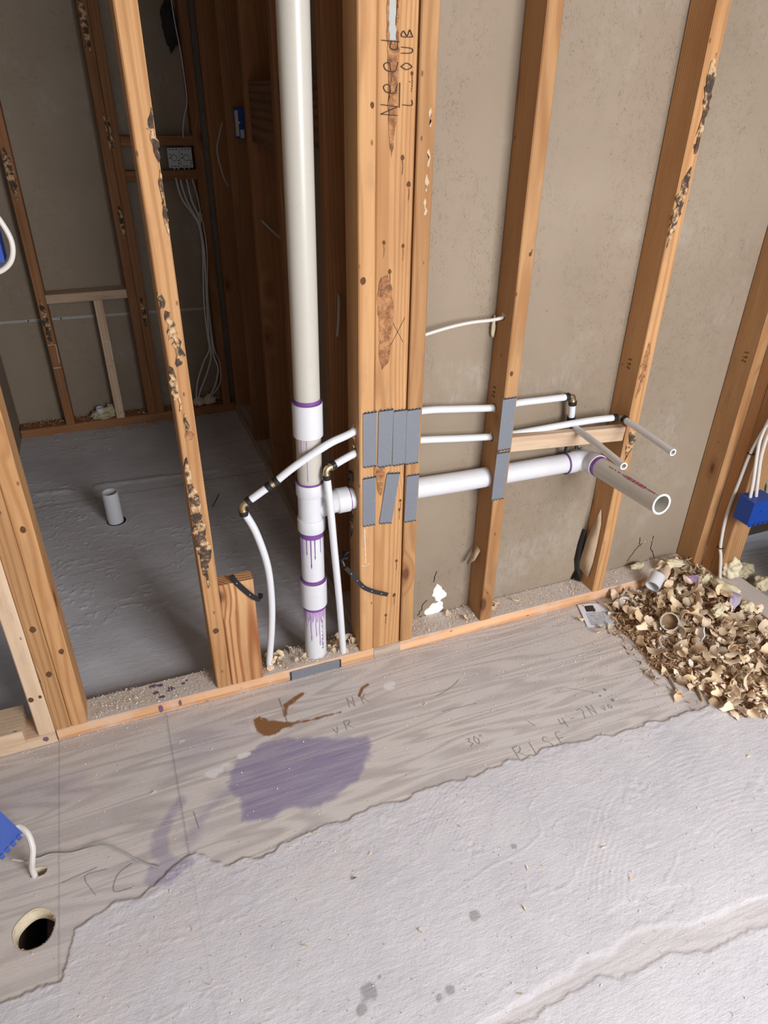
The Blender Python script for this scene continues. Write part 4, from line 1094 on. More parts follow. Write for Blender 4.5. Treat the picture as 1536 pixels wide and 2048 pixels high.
def blob_mesh(name, center, r_, m, label, cat, seed=1, sub=4, amp=.35, freq=1.6, group=None, rot=(0, 0, 0), lumps=None):
    import bmesh as bmsh
    bm = bmsh.new(); bmsh.ops.create_icosphere(bm, subdivisions=sub, radius=1.0)
    off = Vector((seed*3.3, seed*1.7, seed*.9))
    for v in bm.verts:
        p = v.co.copy(); k = 1+amp*mnoise.noise(p*freq+off)+amp*.45*mnoise.noise(p*freq*2.7+off)
        q = p*k; v.co = Vector((q.x*r_[0], q.y*r_[1], q.z*r_[2]))
    me = bpy.data.meshes.new(name); bm.to_mesh(me); bm.free()
    me.polygons.foreach_set('use_smooth', [True]*len(me.polygons)); me.materials.append(m)
    o = bpy.data.objects.new(name, me); COL.objects.link(o); o.location = center; o.rotation_euler = rot
    if label: tag(o, label, cat, group)
    return o
blob_mesh('foam_blob', (.376, .074, .918), (.005, .006, .026), M['foam'], 'sliver of yellow foam beside the cable hole in the drywall stud', 'foam', 3, 3)

# metal boxes in the far wall
def metal_box(x, label):
    t = empty('junction_box', (x, YF-.006, 1.110)); tag(t, label, 'junction box', 'pair of metal boxes in the far wall')
    mb = MB(); mb.box((0, .002, 0), (.0455, .045, .072)); mb.build('box_body', M['galv'], t)
    mb = MB(); mb.box((-.0012, -.0015, -.001), (.0467, .0012, .073)); cp = mb.build('cover', M['galv'], t)
    mb = MB(); P = [(.0228+.0115*math.cos(a*PI/12), -.0020, .036+.0115*math.sin(a*PI/12)) for a in range(0, 23)]
    mb.tube(P, .0010, 6); mb.build('knockout', M['tooth'], cp)
    mb = MB()
    for (a, b_) in ((.007, .049), (.040, .026), (.006, .036), (.041, .015)): mb.tube([(a, -.0014, b_), (a, -.0022, b_)], .0026, 12)
    for zz in (.067, .005):
        for a in (.010, .0228, .036): mb.box((a-.0038, -.0022, zz-.0012), (a+.0038, -.0014, zz+.0012))
    mb.build('screw_holes', M['dark'], cp)
    return t
metal_box(-.1490, 'left of the two metal boxes on rails in the far bathroom wall')
metal_box(-.1000, 'right of the two metal boxes on rails in the far bathroom wall')
CB = [(-.052, 1.914, .88), (-.047, 1.912, .775), (-.062, 1.912, .556), (-.066, 1.912, .40)]
ends = [((-.128, 1.935, 1.112), (-.128, 1.92, 1.06), (-.115, 1.912, .99), (-.08, 1.910, .93), 0, [(-.076, 1.912, .33), (-.110, 1.912, .27), (-.150, 1.92, .17), (-.168, 1.93, .070)]),
        ((-.112, 1.935, 1.112), (-.108, 1.92, 1.04), (-.092, 1.912, .97), (-.064, 1.910, .91), 1, [(-.072, 1.910, .30), (-.098, 1.912, .22), (-.140, 1.92, .13), (-.158, 1.935, .070)]),
        ((-.088, 1.935, 1.112), (-.084, 1.92, 1.05), (-.075, 1.912, .98), (-.054, 1.908, .92), 2, [(-.060, 1.908, .30), (-.046, 1.910, .23), (-.070, 1.92, .14), (-.110, 1.94, .070)]),
        ((-.070, 1.935, 1.112), (-.062, 1.92, 1.06), (-.050, 1.912, 1.0), (-.045, 1.908, .93), 3, [(-.052, 1.906, .32), (-.034, 1.908, .25), (-.045, 1.918, .15), (-.100, 1.945, .070)])]
nm = ['leftmost of four grey cables leaving the metal boxes and hanging down the far wall', 'second from left of four grey cables below the metal boxes on the far wall',
      'third from left of four grey cables below the metal boxes on the far wall', 'rightmost thin grey cable below the metal boxes on the far wall']
for (a, b_, c, d, i, tail) in ends:
    mid = [(x+.006*(i-1.5)+.004*math.sin(i*2+z*9), y-.005*(i % 2), z) for (x, y, z) in CB]
    cable(nm[i], [a, b_, c, d]+mid+tail, .0038 if i < 3 else .0022, M['cable_grey'], group='grey cables hanging from the metal boxes')
cable('thin grey cable running up the far wall corner above the metal boxes', [(-.070, 1.940, 1.183), (-.078, 1.912, 1.240), (-.064, 1.912, 1.300), (-.048, 1.910, 1.352), (-.050, 1.910, 1.50), (-.064, 1.910, 1.70), (-.066, 1.912, 2.2), (-.062, 1.93, 2.438)], .0022, M['cable_grey'])
blob_mesh('foam_blob', (-.048, 1.912, .915), (.012, .010, .022), M['foam_old'], 'dusty foam lump around the grey cables halfway up the far wall', 'foam', 8, 3)
blob_mesh('foam_blob', (-.150, 1.955, .058), (.030, .026, .022), M['foam'], 'foam lump on the far plate where the leftmost grey cables go down', 'foam', 5, 4)
blob_mesh('foam_blob', (-.098, 1.955, .062), (.032, .026, .025), M['foam'], 'foam lump on the far plate next to the corner stud', 'foam', 6, 4)
blob_mesh('foam_blob', (-.605, 1.955, .052), (.052, .030, .026), M['foam_old'], 'large foam lump with a pipe end on the far bottom plate', 'foam', 9, 4, .45, 2.4)
blob_mesh('foam_blob', (-.562, 1.965, .068), (.026, .022, .030), M['foam_old'], 'small peaked foam lump beside the short pale stud in the far wall', 'foam', 11, 4, .5, 2.6)
mb = MB(); mb.tube([(-.612, 1.953, .040), (-.612, 1.948, .094)], .017, 24, inner=.003); tag(mb.build('pipe_end', M['pvc'], None, True), 'white pipe end poking out of the foam on the far plate', 'pipe')
blob_mesh('insulation_tuft', (-.070, 1.985, 1.60), (.030, .014, .075), simple('dark_insulation', (0.03, 0.028, 0.026), 0.9), 'dark tuft poking through the far drywall beside the upper thin cable', 'insulation', 13, 4, .5)

# switch box on side wall stud, with its small wires
t = empty('switch_box', (.048, 1.4595, 1.245)); tag(t, 'small blue and white switch box on the side of a brown bathroom stud', 'switch box')
mb = MB(); mb.box((.0, -.036, 0), (.030, -.0002, .095)); mb.build('box_body', M['blue'], t)
mb = MB(); mb.box((-.004, -.038, .008), (.008, -.0362, .088)); mb.tube([(.010, -.037, .05), (.010, -.039, .05)], .004, 10); mb.box((.012, -.0375, .002), (.026, -.0362, .028)); mb.build('silver_label', M['galv'], t)
cable('thin grey loop of wire beside the brown stud with the switch box', [(.012, 1.50, 1.29), (-.004, 1.485, 1.255), (-.020, 1.475, 1.208), (-.015, 1.475, 1.159), (-.002, 1.485, 1.109), (.015, 1.51, 1.08)], .0026, M['wire_grey'])
cable('grey cable passing through the drilled hole of the stud behind the stack', [(.042, 1.087, 1.022), (.050, 1.075, 1.012), (.075, 1.03, .985), (.100, .95, .965)], .0040, M['wire_grey'])
cable('short grey cable dropping from a hole in the stud beside the post', [(.046, .282, .972), (.043, .268, .965), (.040, .262, .935), (.038, .262, .90), (.036, .266, .872)], .0038, M['wire_grey'])

# blue box and loop at the upper left
def blue_box(label, T, sx, sy, sz, teeth=True, shut=False):
    t = empty('electrical_box', (0, 0, 0)); t.matrix_world = T; tag(t, label, 'electrical box')
    mb = MB(); th = .003
    mb.box((0, 0, 0), (sx, th, sz)); mb.box((0, sy-th, 0), (sx, sy, sz)); mb.box((sx-th, th, 0), (sx, sy-th, sz))
    mb.box((0, th, 0), (sx-th, sy-th, th)) ; mb.box((0, th, sz-th), (sx-th, sy-th, sz))
    if shut: mb.box((0, th, th), (th, sy-th, sz-th))
    mb.build('box_body', M['blue'], t)
    if teeth:
        mb = MB()
        for i in range(4):
            a = sx*(.08+.23*i); mb.box((a, -.002, -.006), (a+sx*.13, .0025, .004)); mb.box((a, sy-.0025, -.006), (a+sx*.13, sy+.002, .004))
        mb.build('box_teeth', M['blue'], t)
    mb = MB(); mb.tube([(sx*.45, -.0012, sz*.55), (sx*.45, .001, sz*.55)], .0055, 16, inner=.0015); mb.tube([(sx*.45, -.0016, sz*.55), (sx*.45, .001, sz*.55)], .0018, 8); mb.build('nail_boss', M['blue'], t)
    return t
blue_box('dark blue electrical box at the upper left edge on the doubled stud', Matrix.Translation((-.730, .004, 1.150)) @ Matrix.Rotation(0, 4, 'Z'), .080, .055, .095)
cable('thick white cable looping under the blue box at the upper left edge', [(-.700, .015, 1.280), (-.668, .010, 1.262), (-.645, .006, 1.225), (-.632, .004, 1.185), (-.640, .004, 1.152), (-.665, .006, 1.134), (-.700, .012, 1.133), (-.728, .02, 1.14)], .0046, M['cable'])

# blue box dangling at the lower left, with its cable and wire
d1 = Vector((.030, -.020, -.065)).normalized(); d2 = Vector((-.026, -.035, -.020)); d2 = (d2-d1*d2.dot(d1)).normalized(); d3 = d1.cross(d2).normalized()
tip = Vector((-.8435, -.358, .140))
T = Matrix((( -d2.x, d3.x, -d1.x, 0), (-d2.y, d3.y, -d1.y, 0), (-d2.z, d3.z, -d1.z, 0), (0, 0, 0, 1)))
if T.to_3x3().determinant() < 0:
    T = Matrix((( -d2.x, -d3.x, -d1.x, 0), (-d2.y, -d3.y, -d1.y, 0), (-d2.z, -d3.z, -d1.z, 0), (0, 0, 0, 1)))
corner = tip + d2*.060
T.translation = corner
blue_box('bright blue electrical box hanging at the lower left edge above the cable hole', T, .060, .050, .120)
cable('flat white cable from the lower left blue box into the small floor hole', [(-.872, -.330, .118), (-.858, -.322, .118), (-.843, -.336, .108), (-.838, -.355, .085), (-.845, -.364, .055), (-.852, -.360, .022), (-.853, -.357, -.05)], .0062, M['cable'])
cable('thin grey wire trailing over the plywood from the lower left blue box', [(-.885, -.345, .055), (-.868, -.338, .030), (-.845, -.325, .006), (-.820, -.322, .0035), (-.78, -.335, .004), (-.744, -.338, .006), (-.71, -.350, .014), (-.674, -.380, .010), (-.64, -.412, .0045), (-.607, -.437, .0045)], .0020, M['wire_grey'])

# blue box with white cables on the right partition
TB = Matrix.Translation((1.206, -.1400, .283))
t = blue_box('blue electrical box at the right edge fixed to the partition stud above the foam', TB, .085, .058, .080, True, True)
for i, (lab, P) in enumerate([
    ('white cable entering the top of the right blue box at its left side', [(1.222, -.108, .352), (1.2205, -.100, .42), (1.219, -.086, .50), (1.218, -.082, .56), (1.217, -.10, .66), (1.212, -.14, .80), (1.20, -.21, 1.05)]),
    ('white cable entering the top of the right blue box at its right side', [(1.245, -.110, .350), (1.236, -.100, .43), (1.228, -.094, .50), (1.222, -.098, .58), (1.216, -.12, .68), (1.212, -.17, .82), (1.20, -.235, 1.05)]),
    ('white cable stapled down the right partition stud into the foam at its foot', [(1.2225, -.094, .045), (1.2225, -.072, .120), (1.2225, -.060, .148), (1.2225, -.048, .228), (1.2225, -.047, .302), (1.2222, -.053, .386), (1.221, -.060, .476), (1.219, -.074, .545), (1.218, -.090, .600), (1.215, -.13, .72), (1.21, -.20, 1.0)])]):
    cable(lab, P, .0050, M['cable'], group='white cables on the right partition')
for i, (y, z, lb) in enumerate([(-.060, .148, 'lower small black staple holding the white cable on the right partition stud'), (-.062, .490, 'upper small black staple holding the white cables above the right blue box')]):
    mb = MB(); mb.box((1.2150, y-.008, z-.0012), (1.2168, y+.008, z+.0012)); mb.box((1.2150, y-.0085, z-.0012), (1.2290, y-.0067, z+.0012)); mb.box((1.2150, y+.0067, z-.0012), (1.2290, y+.0085, z+.0012))
    tag(mb.build('cable_staple', M['black']), lb, 'staple')
blob_mesh('insulation_batt', (1.405, -.02, .40), (.065, .05, .16), M['insul'], 'tattered yellowish insulation hanging at the right edge above the blue box', 'insulation', 17, 5, .5, 2.2)

# ------------------------------------------------------------------ pipe stub in the bathroom floor
mb = MB(); mb.tube([(-.6085, 1.030, -.03), (-.6085, 1.030, .128)], .0285, 40, inner=.0035)
tag(mb.build('floor_drain_pipe', M['pvc'], None, True), 'short open white pipe standing up from the grey bathroom floor', 'pipe')
mb = MB(); mb.tube([(-.6065, 1.032, .0004), (-.6065, 1.032, .0022)], .0345, 40, inner=.007); P_(floor, mb, 'pipe_hole_gap', M['dark'])
# drywall screw standing in the floor
t = empty('drywall_screw', (-.252, 1.01, .0)); tag(t, 'black drywall screw standing tilted in the bathroom floor behind the single stud', 'screw')
mb = MB(); P0 = Vector((0, 0, .001)); P1 = Vector((.034, .030, .034)); mb.tube([P0, P1], [.0008, .0018], 8)
for k in range(12):
    q = P0.lerp(P1, .1+.07*k); d = (P1-P0).normalized(); mb.tube([q-d*.0005, q+d*.0005], .0030, 8)
mb.tube([P1, P1+(P1-P0).normalized()*.002], [.002, .004], 10); mb.build('screw_shank', M['black'], t, False)

# ------------------------------------------------------------------ shavings, offcuts, foam in the corner
def shaving_mesh(seed):
    rd = random.Random(seed)
    L_ = rd.uniform(.028, .054); W = rd.uniform(.018, .030); r_ = rd.uniform(.014, .042); n = 9; k = 4
    fan = rd.uniform(.15, .8); tw = rd.uniform(-.5, .5); vs = []
    for side in (0, 1):
        for i in range(n+1):
            s = i/n; a = s*L_/r_; wdt = W*(fan+(1-fan)*math.sin(PI*min(1, s*.75+.12)))*(1.0 if s < .85 else 1-(s-.85)*3.2)
            R = r_-side*.0007
            for j in range(k+1):
                q = j/k-.5; zz = q*wdt + .001*math.sin(i*2+seed)
                aa = a+tw*q*1.2
                vs.append((R*math.sin(aa)-L_*.3, r_-R*math.cos(aa)+.004*q*q*4*math.sin(seed), zz))
    fs = []; o = (n+1)*(k+1)
    for i in range(n):
        for j in range(k):
            a = i*(k+1)+j
            fs.append((a, a+1, a+k+2, a+k+1)); fs.append((o+a, o+a+k+1, o+a+k+2, o+a+1))
    edge = [j for j in range(k+1)] + [i*(k+1)+k for i in range(1, n+1)] + [n*(k+1)+j for j in range(k-1, -1, -1)] + [i*(k+1) for i in range(n-1, 0, -1)]
    for a, b_ in zip(edge, edge[1:]+edge[:1]): fs.append((a, o+a, o+b_, b_))
    me = bpy.data.meshes.new('wood_shaving'); me.from_pydata(vs, [], fs); me.update()
    me.polygons.foreach_set('use_smooth', [True]*len(me.polygons)); me.materials.append(M['shaving'])
    try: me.set_sharp_from_angle(angle=.8)
    except Exception: pass
    return me
SHV = [shaving_mesh(k) for k in range(14)]
PILE = [(.84, -.035), (.80, -.07), (.785, -.15), (.80, -.20), (.77, -.30), (.785, -.38), (.83, -.47), (.86, -.56), (.95, -.58), (1.10, -.60), (1.22, -.62), (1.22, -.01), (1.0, -.01)]
def pinside(x, y, poly):
    r_ = False; n = len(poly)
    for i in range(n):
        x0, y0 = poly[i]; x1, y1 = poly[(i+1) % n]
        if (y0 > y) != (y1 > y) and x < (x1-x0)*(y-y0)/(y1-y0)+x0: r_ = not r_
    return r_
def pdist(x, y, poly):
    d = 9
    for i in range(len(poly)):
        x0, y0 = poly[i]; x1, y1 = poly[(i+1) % len(poly)]
        if i in (8, 9, 10, 11): continue       # open sides: plates and the unseen far side
        dx, dy = x1-x0, y1-y0; t = max(0, min(1, ((x-x0)*dx+(y-y0)*dy)/(dx*dx+dy*dy))); d = min(d, math.hypot(x-x0-t*dx, y-y0-t*dy))
    return d
def heap_h(x, y):
    if not pinside(x, y, PILE): return 0.0
    d = pdist(x, y, PILE); fall = 1.0 if y > -.36 else max(.25, 1+(y+.36)*3.5)
    return .046*(1-math.exp(-d/.07))*fall*(.85+.3*mnoise.noise(Vector((x*14, y*14, 0))))
# base of fines: a bumpy mound plus loose bits, uncountable
mb = MB(); nx, ny = 46, 60; idx = {}
for i in range(nx):
    for j in range(ny):
        x = .75+.47*i/(nx-1); y = -.63+.625*j/(ny-1); h = heap_h(x, y)
        idx[i, j] = len(mb.v); mb.v.append((x, y, h*.8-.003+(.004*mnoise.noise(Vector((x*70, y*70, 1))) if h > 0 else 0)))
for i in range(nx-1):
    for j in range(ny-1):
        if max(mb.v[idx[a, b_]][2] for a in (i, i+1) for b_ in (j, j+1)) > 0: mb.f.append((idx[i, j], idx[i+1, j], idx[i+1, j+1], idx[i, j+1]))
M['mound'] = simple('packed_wood_fines', (0.34, 0.22, 0.13), 0.9, 0.1, namt=0.8, nscale=90, b_amt=0.8)
mound = mb; mb = MB()
rd = random.Random(77)
def flake(mb, p, s, rd, el=2.2):
    a = Vector((rd.gauss(0, 1), rd.gauss(0, 1), rd.gauss(0, .45))).normalized(); b_ = a.cross(Vector((rd.gauss(0, .5), rd.gauss(0, .5), 1))).normalized(); c = a.cross(b_)
    a *= s*el*.5; b_ *= s*.5; c *= s*.16
    p = Vector(p); mb.add([p-a-c, p-b_*rd.uniform(.5, 1)+c, p+a-c*.5, p+b_+c, p+c*2.2], [(0, 1, 4), (1, 2, 4), (2, 3, 4), (3, 0, 4), (3, 2, 1, 0)])
n = 0
while n < 3400:
    x = rd.uniform(.73, 1.21); y = rd.uniform(-.62, -.01); h = heap_h(x, y)
    if h <= 0 and rd.random() > .10: continue
    if h <= 0 and (x < .74 or y < -.5): continue
    w_ = 1.0 if (x < .95 and y > -.36) else .45
    if rd.random() > w_: continue
    flake(mb, (x, y, max(.0015, h*.85+rd.uniform(0, .007))), rd.uniform(.003, .009), rd, rd.uniform(1.2, 4)); n += 1
o = mb.build('wood_debris', M['heap']); mound.build('fines_mound', M['mound'], o, True)
tag(o, 'brown heap of fine wood bits under the shavings in the corner', 'wood debris', kind='stuff')

protos = {}
def place_shaving(p, rot, sc, k, label, group):
    if k not in protos:
        o = bpy.data.objects.new('wood_shaving', SHV[k]); protos[k] = o
    else: o = protos[k].copy()
    COL.objects.link(o)
    o.location = p; o.rotation_euler = rot; o.scale = (sc, sc, sc)
    tag(o, label, 'wood shaving', group); return o
rd = random.Random(12)
placed = []
def far(x, y, d): return all((x-a)**2+(y-b_)**2 > d*d for a, b_ in placed)
def zone(x, y):
    if y < -.42: return 'curled wood shaving in the loose front tip of the heap, nearest the viewer', 'curled shavings in the front tip of the heap'
    if y > -.13: return 'curled wood shaving in the back strip of the heap, against the drywall plate', 'curled shavings along the drywall plate'
    if x > 1.10: return 'curled wood shaving at the right side of the heap, against the partition plate', 'curled shavings along the partition plate'
    if x < .95: return 'curled wood shaving among the brown fines at the left flank of the heap', 'curled shavings on the left flank of the heap'
    return 'curled wood shaving in the thick middle of the heap, surrounded by others', 'curled shavings in the middle of the heap'
n = 0; tries = 0
while n < 250 and tries < 40000:
    tries += 1
    x = rd.uniform(.76, 1.20); y = rd.uniform(-.60, -.015); h = heap_h(x, y)
    if h <= 0: continue
    if x < .93 and -.36 < y < -.08 and rd.random() < .72: continue
    if not far(x, y, .0175): continue
    placed.append((x, y))
    place_shaving((x, y, h+rd.uniform(.006, .020)), (rd.uniform(.5, 2.4)*rd.choice((-1, 1)), rd.uniform(-.9, .9), rd.uniform(0, 2*PI)), rd.uniform(.75, 1.25), rd.randrange(14),
                  *zone(x, y)); n += 1
# broken bits of shaving between the big ones
mbs = MB(); rd2 = random.Random(91); k = 0
while k < 520:
    x = rd2.uniform(.77, 1.21); y = rd2.uniform(-.60, -.012); h = heap_h(x, y)
    if h <= .004 or (x < .93 and -.36 < y < -.08 and rd2.random() < .6): continue
    sh = SHV[rd2.randrange(14)]; T_ = Matrix.Translation((x, y, h+rd2.uniform(0, .010))) @ Matrix.Rotation(rd2.uniform(0, 6.28), 4, 'Z') @ Matrix.Rotation(rd2.uniform(-1.5, 1.5), 4, 'X') @ Matrix.Scale(rd2.uniform(.3, .62), 4)
    mbs.add([tuple(T_ @ v.co) for v in sh.vertices], [tuple(p.vertices) for p in sh.polygons]); k += 1
M['scraps'] = crumb_mat(); tag(mbs.build('shaving_scraps', M['scraps'], None, True), 'small broken shavings filling the gaps of the corner heap', 'wood shavings', kind='stuff')
for (x, y) in [(.70, -.07), (.735, -.125), (.76, -.14), (.715, -.14), (.80, -.10), (.745, -.36), (.77, -.43), (.755, -.44)]:
    place_shaving((x, y, .006), (rd.uniform(1.2, 1.9), 0, rd.uniform(0, 6)), rd.uniform(.7, 1), rd.randrange(14), 'flat curled shaving lying just off the left edge of the corner heap', 'stray shavings at the heap edge')
for (x, y) in [(1.09, .035), (1.06, .02), (1.125, .05), (1.15, .03), (1.17, .045), (1.10, .012), (1.19, .02)]:
    place_shaving((x, y, ZT+.011), (rd.uniform(.6, 1.6), rd.uniform(-.4, .4), rd.uniform(0, 6)), rd.uniform(.75, 1), rd.randrange(14), 'curled shaving on top of the bottom plate in the right drywall corner', 'shavings on the plate in the corner')
# around the foot of the drain stack and beside studs
for i in range(40):
    x = rd.choice([rd.uniform(-.27, -.16), rd.uniform(-.09, -.010), rd.uniform(-.085, -.012)]); y = rd.uniform(.012, .075)
    place_shaving((x, y, ZT+rd.uniform(.006, .016)), (rd.uniform(-1.5, 1.5), rd.uniform(-.9, .9), rd.uniform(0, 6)), rd.uniform(.45, .85), rd.randrange(14), 'small curled shaving on the bottom plate around the foot of the drain stack', 'shavings around the stack foot')
for (x, y) in [(.30, .05), (.345, .02), (.37, .06), (.45, .03), (.47, .055), (.53, .045), (.445, .06)]:
    place_shaving((x, y, ZT+.007), (rd.uniform(1.0, 2.0), 0, rd.uniform(0, 6)), rd.uniform(.5, .8), rd.randrange(14), 'small shaving on the bottom plate beside the nail plated drywall stud', 'shavings beside the drywall stud')

def crumbs(name, label, n, sampler, smin, smax, m, seed):
    rd = random.Random(seed); mb = MB(); k = 0
    while k < n:
        p = sampler(rd)
        if p is None: continue
        flake(mb, p, rd.uniform(smin, smax), rd, rd.uniform(1, 2.6)); k += 1
    o = mb.build(name, m); return tag(o, label, 'sawdust', kind='stuff')
def s_floor(rd):
    x = rd.uniform(-.98, 1.2); y = -rd.random()**1.5*1.1
    d = .10+.5*math.exp(y/.05)+.9*math.exp(-((x-.72)/.20)**2-((y+.16)/.14)**2)+(.18 if x > 0 and y > -.45 else 0)+(.5*math.exp(-((x+.30)/.13)**2-((y+.50)/.04)**2))
    if rd.random() > d or heap_h(x, y) > .01: return None
    if ((x-HOLE[0])/.045)**2+((y-HOLE[1])/.045)**2 < 1 or ((x-CH[0])/.025)**2+((y-CH[1])/.016)**2 < 1: return None
    return (x, y, .0012 if y > -.45 else .0042)
crumbs('sawdust', 'pale sawdust crumbs strewn over the plywood and plaster floor', 5200, s_floor, .0008, .0030, M['crumb'], 4)
def s_plate(rd):
    x = rd.uniform(-.72, 1.19); y = rd.uniform(.006, .081)
    if -.415 < x < -.28 and y < .085 or -.01 < x < .17 or .375 < x < .43 or .78 < x < .84: return None
    d = .35+.9*math.exp(-((x+.66)/.08)**2)+.9*math.exp(-((x-.36)/.05)**2)+.9*math.exp(-((x-.20)/.04)**2)+.6*math.exp(-((x+.42)/.03)**2)+.8*math.exp(-((x-.76)/.04)**2)+.7*(-.28 < x < 0)
    return (x, y, ZT+rd.random()**2*(.010 if d > .9 else .002)+.0008) if rd.random() < d else None
crumbs('sawdust', 'sawdust and splinters settled on top of the near bottom plates', 3400, s_plate, .001, .0042, M['crumb'], 5)
def s_far(rd):
    if rd.random() < .45:
        x = rd.uniform(-.66, -.06); y = 1.917-rd.random()**2*.06; z = .004
    else:
        x = rd.uniform(-.95, -.05); y = rd.uniform(1.925, 2.0); z = .042+rd.random()**2*.01
    if z < .02 and rd.random() > math.exp(-((x+.35)/.2)**2)+.1: return None
    return (x, y, z)
crumbs('sawdust', 'brown wood bits along the far bottom plate of the bathroom', 1300, s_far, .002, .007, M['heap'], 6)
def s_side(rd):
    y = rd.uniform(.09, 1.9); x = .012-rd.random()**2*.035
    return (x, y, .003)
crumbs('sawdust', 'thin line of sawdust along the right side plate of the bathroom floor', 900, s_side, .0012, .0035, M['crumb'], 8)

chips = [(-.232, -.606, 'dark'), (.07, -.789, 'w'), (-.02, -.921, 'w'), (.311, -.813, 'w'), (.03, -.576, 'w'), (-.181, -.566, 'w'), (-.365, -.699, 'w'), (-.603, -.238, 'w'), (-.562, -.589, 'w'), (.12, -.717, 'w'), (-.146, -.753, 'w'), (.30, -.735, 'w'), (.79, -.66, 'w'), (-.55, -.70, 'w'), (.106, -.216, 'w')]
for i, (x, y, k) in enumerate(chips):
    r_ = random.Random(i+50); mb = MB(); flake(mb, (0, 0, 0), .0045, r_, 3.4)
    o = mb.build('wood_chip' if k == 'w' else 'plastic_chip', M['shaving'] if k == 'w' else M['black']); o.location = (x, y, .0058 if y < -.46 else .003)
    if k == 'w': tag(o, 'tiny loose wood chip lying alone on the open floor', 'wood chip', 'loose chips on the open floor')
    else: tag(o, 'small black plastic chip lying on the plaster below the purple stain', 'plastic chip')

def tube_piece(name, c, d, r_, l_, wall, m, label, cat, n=32):
    c = Vector(c); d = Vector(d).normalized(); mb = MB()
    mb.tube([c-d*l_/2, c-d*(l_/2-.001), c+d*(l_/2-.001), c+d*l_/2], r_, n, inner=wall)
    o = mb.build(name, m, None, True); return tag(o, label, cat)
tube_piece('pipe_offcut', (.985, -.055, .070), (.75, .45, .35), .0235, .046, .003, M['pvc'], 'clean white pipe offcut standing tilted on the shavings by the drywall plate', 'pipe offcut')
tube_piece('pipe_ring', (.862, -.085, .036), (.1, -.15, 1), .0275, .007, .0035, M['pvc'], 'thin white plastic ring lying flat on the fines next to the printed paper', 'pipe offcut')
tube_piece('pipe_offcut', (.915, -.215, .048), (-.55, -.35, .5), .0275, .042, .0035, M['pvc_beige'], 'open pipe offcut in the middle of the heap showing a dark mouth', 'pipe offcut')
oc = bpy.data.objects[-1] if False else COL.objects[-1]
mb = MB(); c_ = Vector((.915, -.215, .048)); d_ = Vector((-.55, -.35, .5)).normalized(); mb.tube([c_-d_*.002, c_], .0242, 28); mb.build('dark_bore_disc', M['mound'], oc)  # added disc, coloured dark to stand for the shaded inside of the tube
tube_piece('pipe_ring', (.865, -.268, .022), (.2, -.3, 1), .0275, .007, .0035, M['pvc'], 'white plastic ring half buried below the open pipe offcut', 'pipe offcut')
def shard(c, r_, l_, arc, rot, m1, label):
    mb = MB(); n = 12; vs = []
    for i in range(n+1):
        a = -arc/2+arc*i/n
        for R in (r_, r_-.003):
            for z in (-l_/2, l_/2): vs.append((R*math.cos(a)-r_, R*math.sin(a), z*(1-.15*math.sin(i*.9))))
    fs = []
    for i in range(n):
        a = i*4; b_ = a+4
        fs += [(a, b_, b_+1, a+1), (a+2, a+3, b_+3, b_+2), (a, a+2, b_+2, b_), (a+1, b_+1, b_+3, a+3)]
    fs += [(0, 1, 3, 2), (n*4, n*4+2, n*4+3, n*4+1)]
    mb.add(vs, fs); o = mb.build('pipe_shard', m1, None, True); o.location = c; o.rotation_euler = rot; tag(o, label, 'pipe offcut'); return o
M['purple_white'] = simple('primer_stained_plastic', (0.62, 0.55, 0.70), 0.4, 0.5, namt=0.2, dirtc=(0.33, 0.16, 0.46), dirt=0.9, nscale=18)
shard((1.125, -.075, .068), .028, .030, 1.9, (1.0, -.5, .8), M['primer_thin'], 'purple stained plastic shard on the heap right of the clean white offcut')
shard((1.165, -.215, .066), .030, .026, 2.3, (1.5, .3, .3), M['purple_white'], 'white and purple curved plastic shard at the right side of the heap')
shard((.955, -.300, .054), .045, .030, 1.0, (.8, .3, -.4), M['paper'], 'thin white curled scrap in the middle of the heap')
for lab, c, r_, sd, rot in [
    ('flat yellow foam flake on the bottom plate under the drywall cracks', (1.005, .052, .052), (.030, .013, .009), 31, (0, .1, .15)),
    ('long pale foam lump on the bottom plate at the drywall corner', (1.125, .018, .056), (.034, .016, .014), 32, (0, 0, -.35)),
    ('round yellow foam ball at the foot of the right partition stud', (1.268, -.088, .074), (.030, .026, .032), 33, (0, 0, 0)),
    ('dusty foam lump behind the round foam ball outside the partition', (1.345, -.075, .035), (.032, .030, .028), 34, (0, 0, 0)),
    ('small foam lump outside the partition at the right edge of the photo', (1.36, -.150, .030), (.030, .026, .024), 35, (0, 0, 0)),
    ('large elongated foam lump lying along the right partition plate', (1.182, -.155, .060), (.020, .052, .022), 36, (0, 0, .12)),
    ('rounded foam lump next to the purple shard', (1.165, -.085, .052), (.020, .018, .018), 37, (0, 0, 0)),
    ('yellow twisted foam piece in the heap left of the white and purple shard', (1.075, -.235, .066), (.034, .016, .016), 38, (0, .2, .5)),
    ('foam piece at the right side of the heap below the purple shard', (1.185, -.245, .052), (.018, .022, .018), 39, (0, 0, 0))]:
    blob_mesh('foam_blob', c, r_, M['foam'] if 'dusty' not in lab else M['foam_old'], lab, 'foam', sd, 4, .38, 1.7, rot=rot)
for i, (a, b_, lab) in enumerate([((.800, -.335, .010), (.775, -.425, .004), 'short dark stick at the lower left edge of the heap'), ((.835, -.43, .012), (.815, -.475, .004), 'stubby dark stick sticking out of the bottom of the heap'), ((.86, -.055, .045), (.90, -.03, .05), 'dark twig on the heap beside the bottom plate')]):
    mb = MB(); mb.tube([a, b_], .0035, 6); tag(mb.build('stick', M['grey_wood'], None), lab, 'stick')

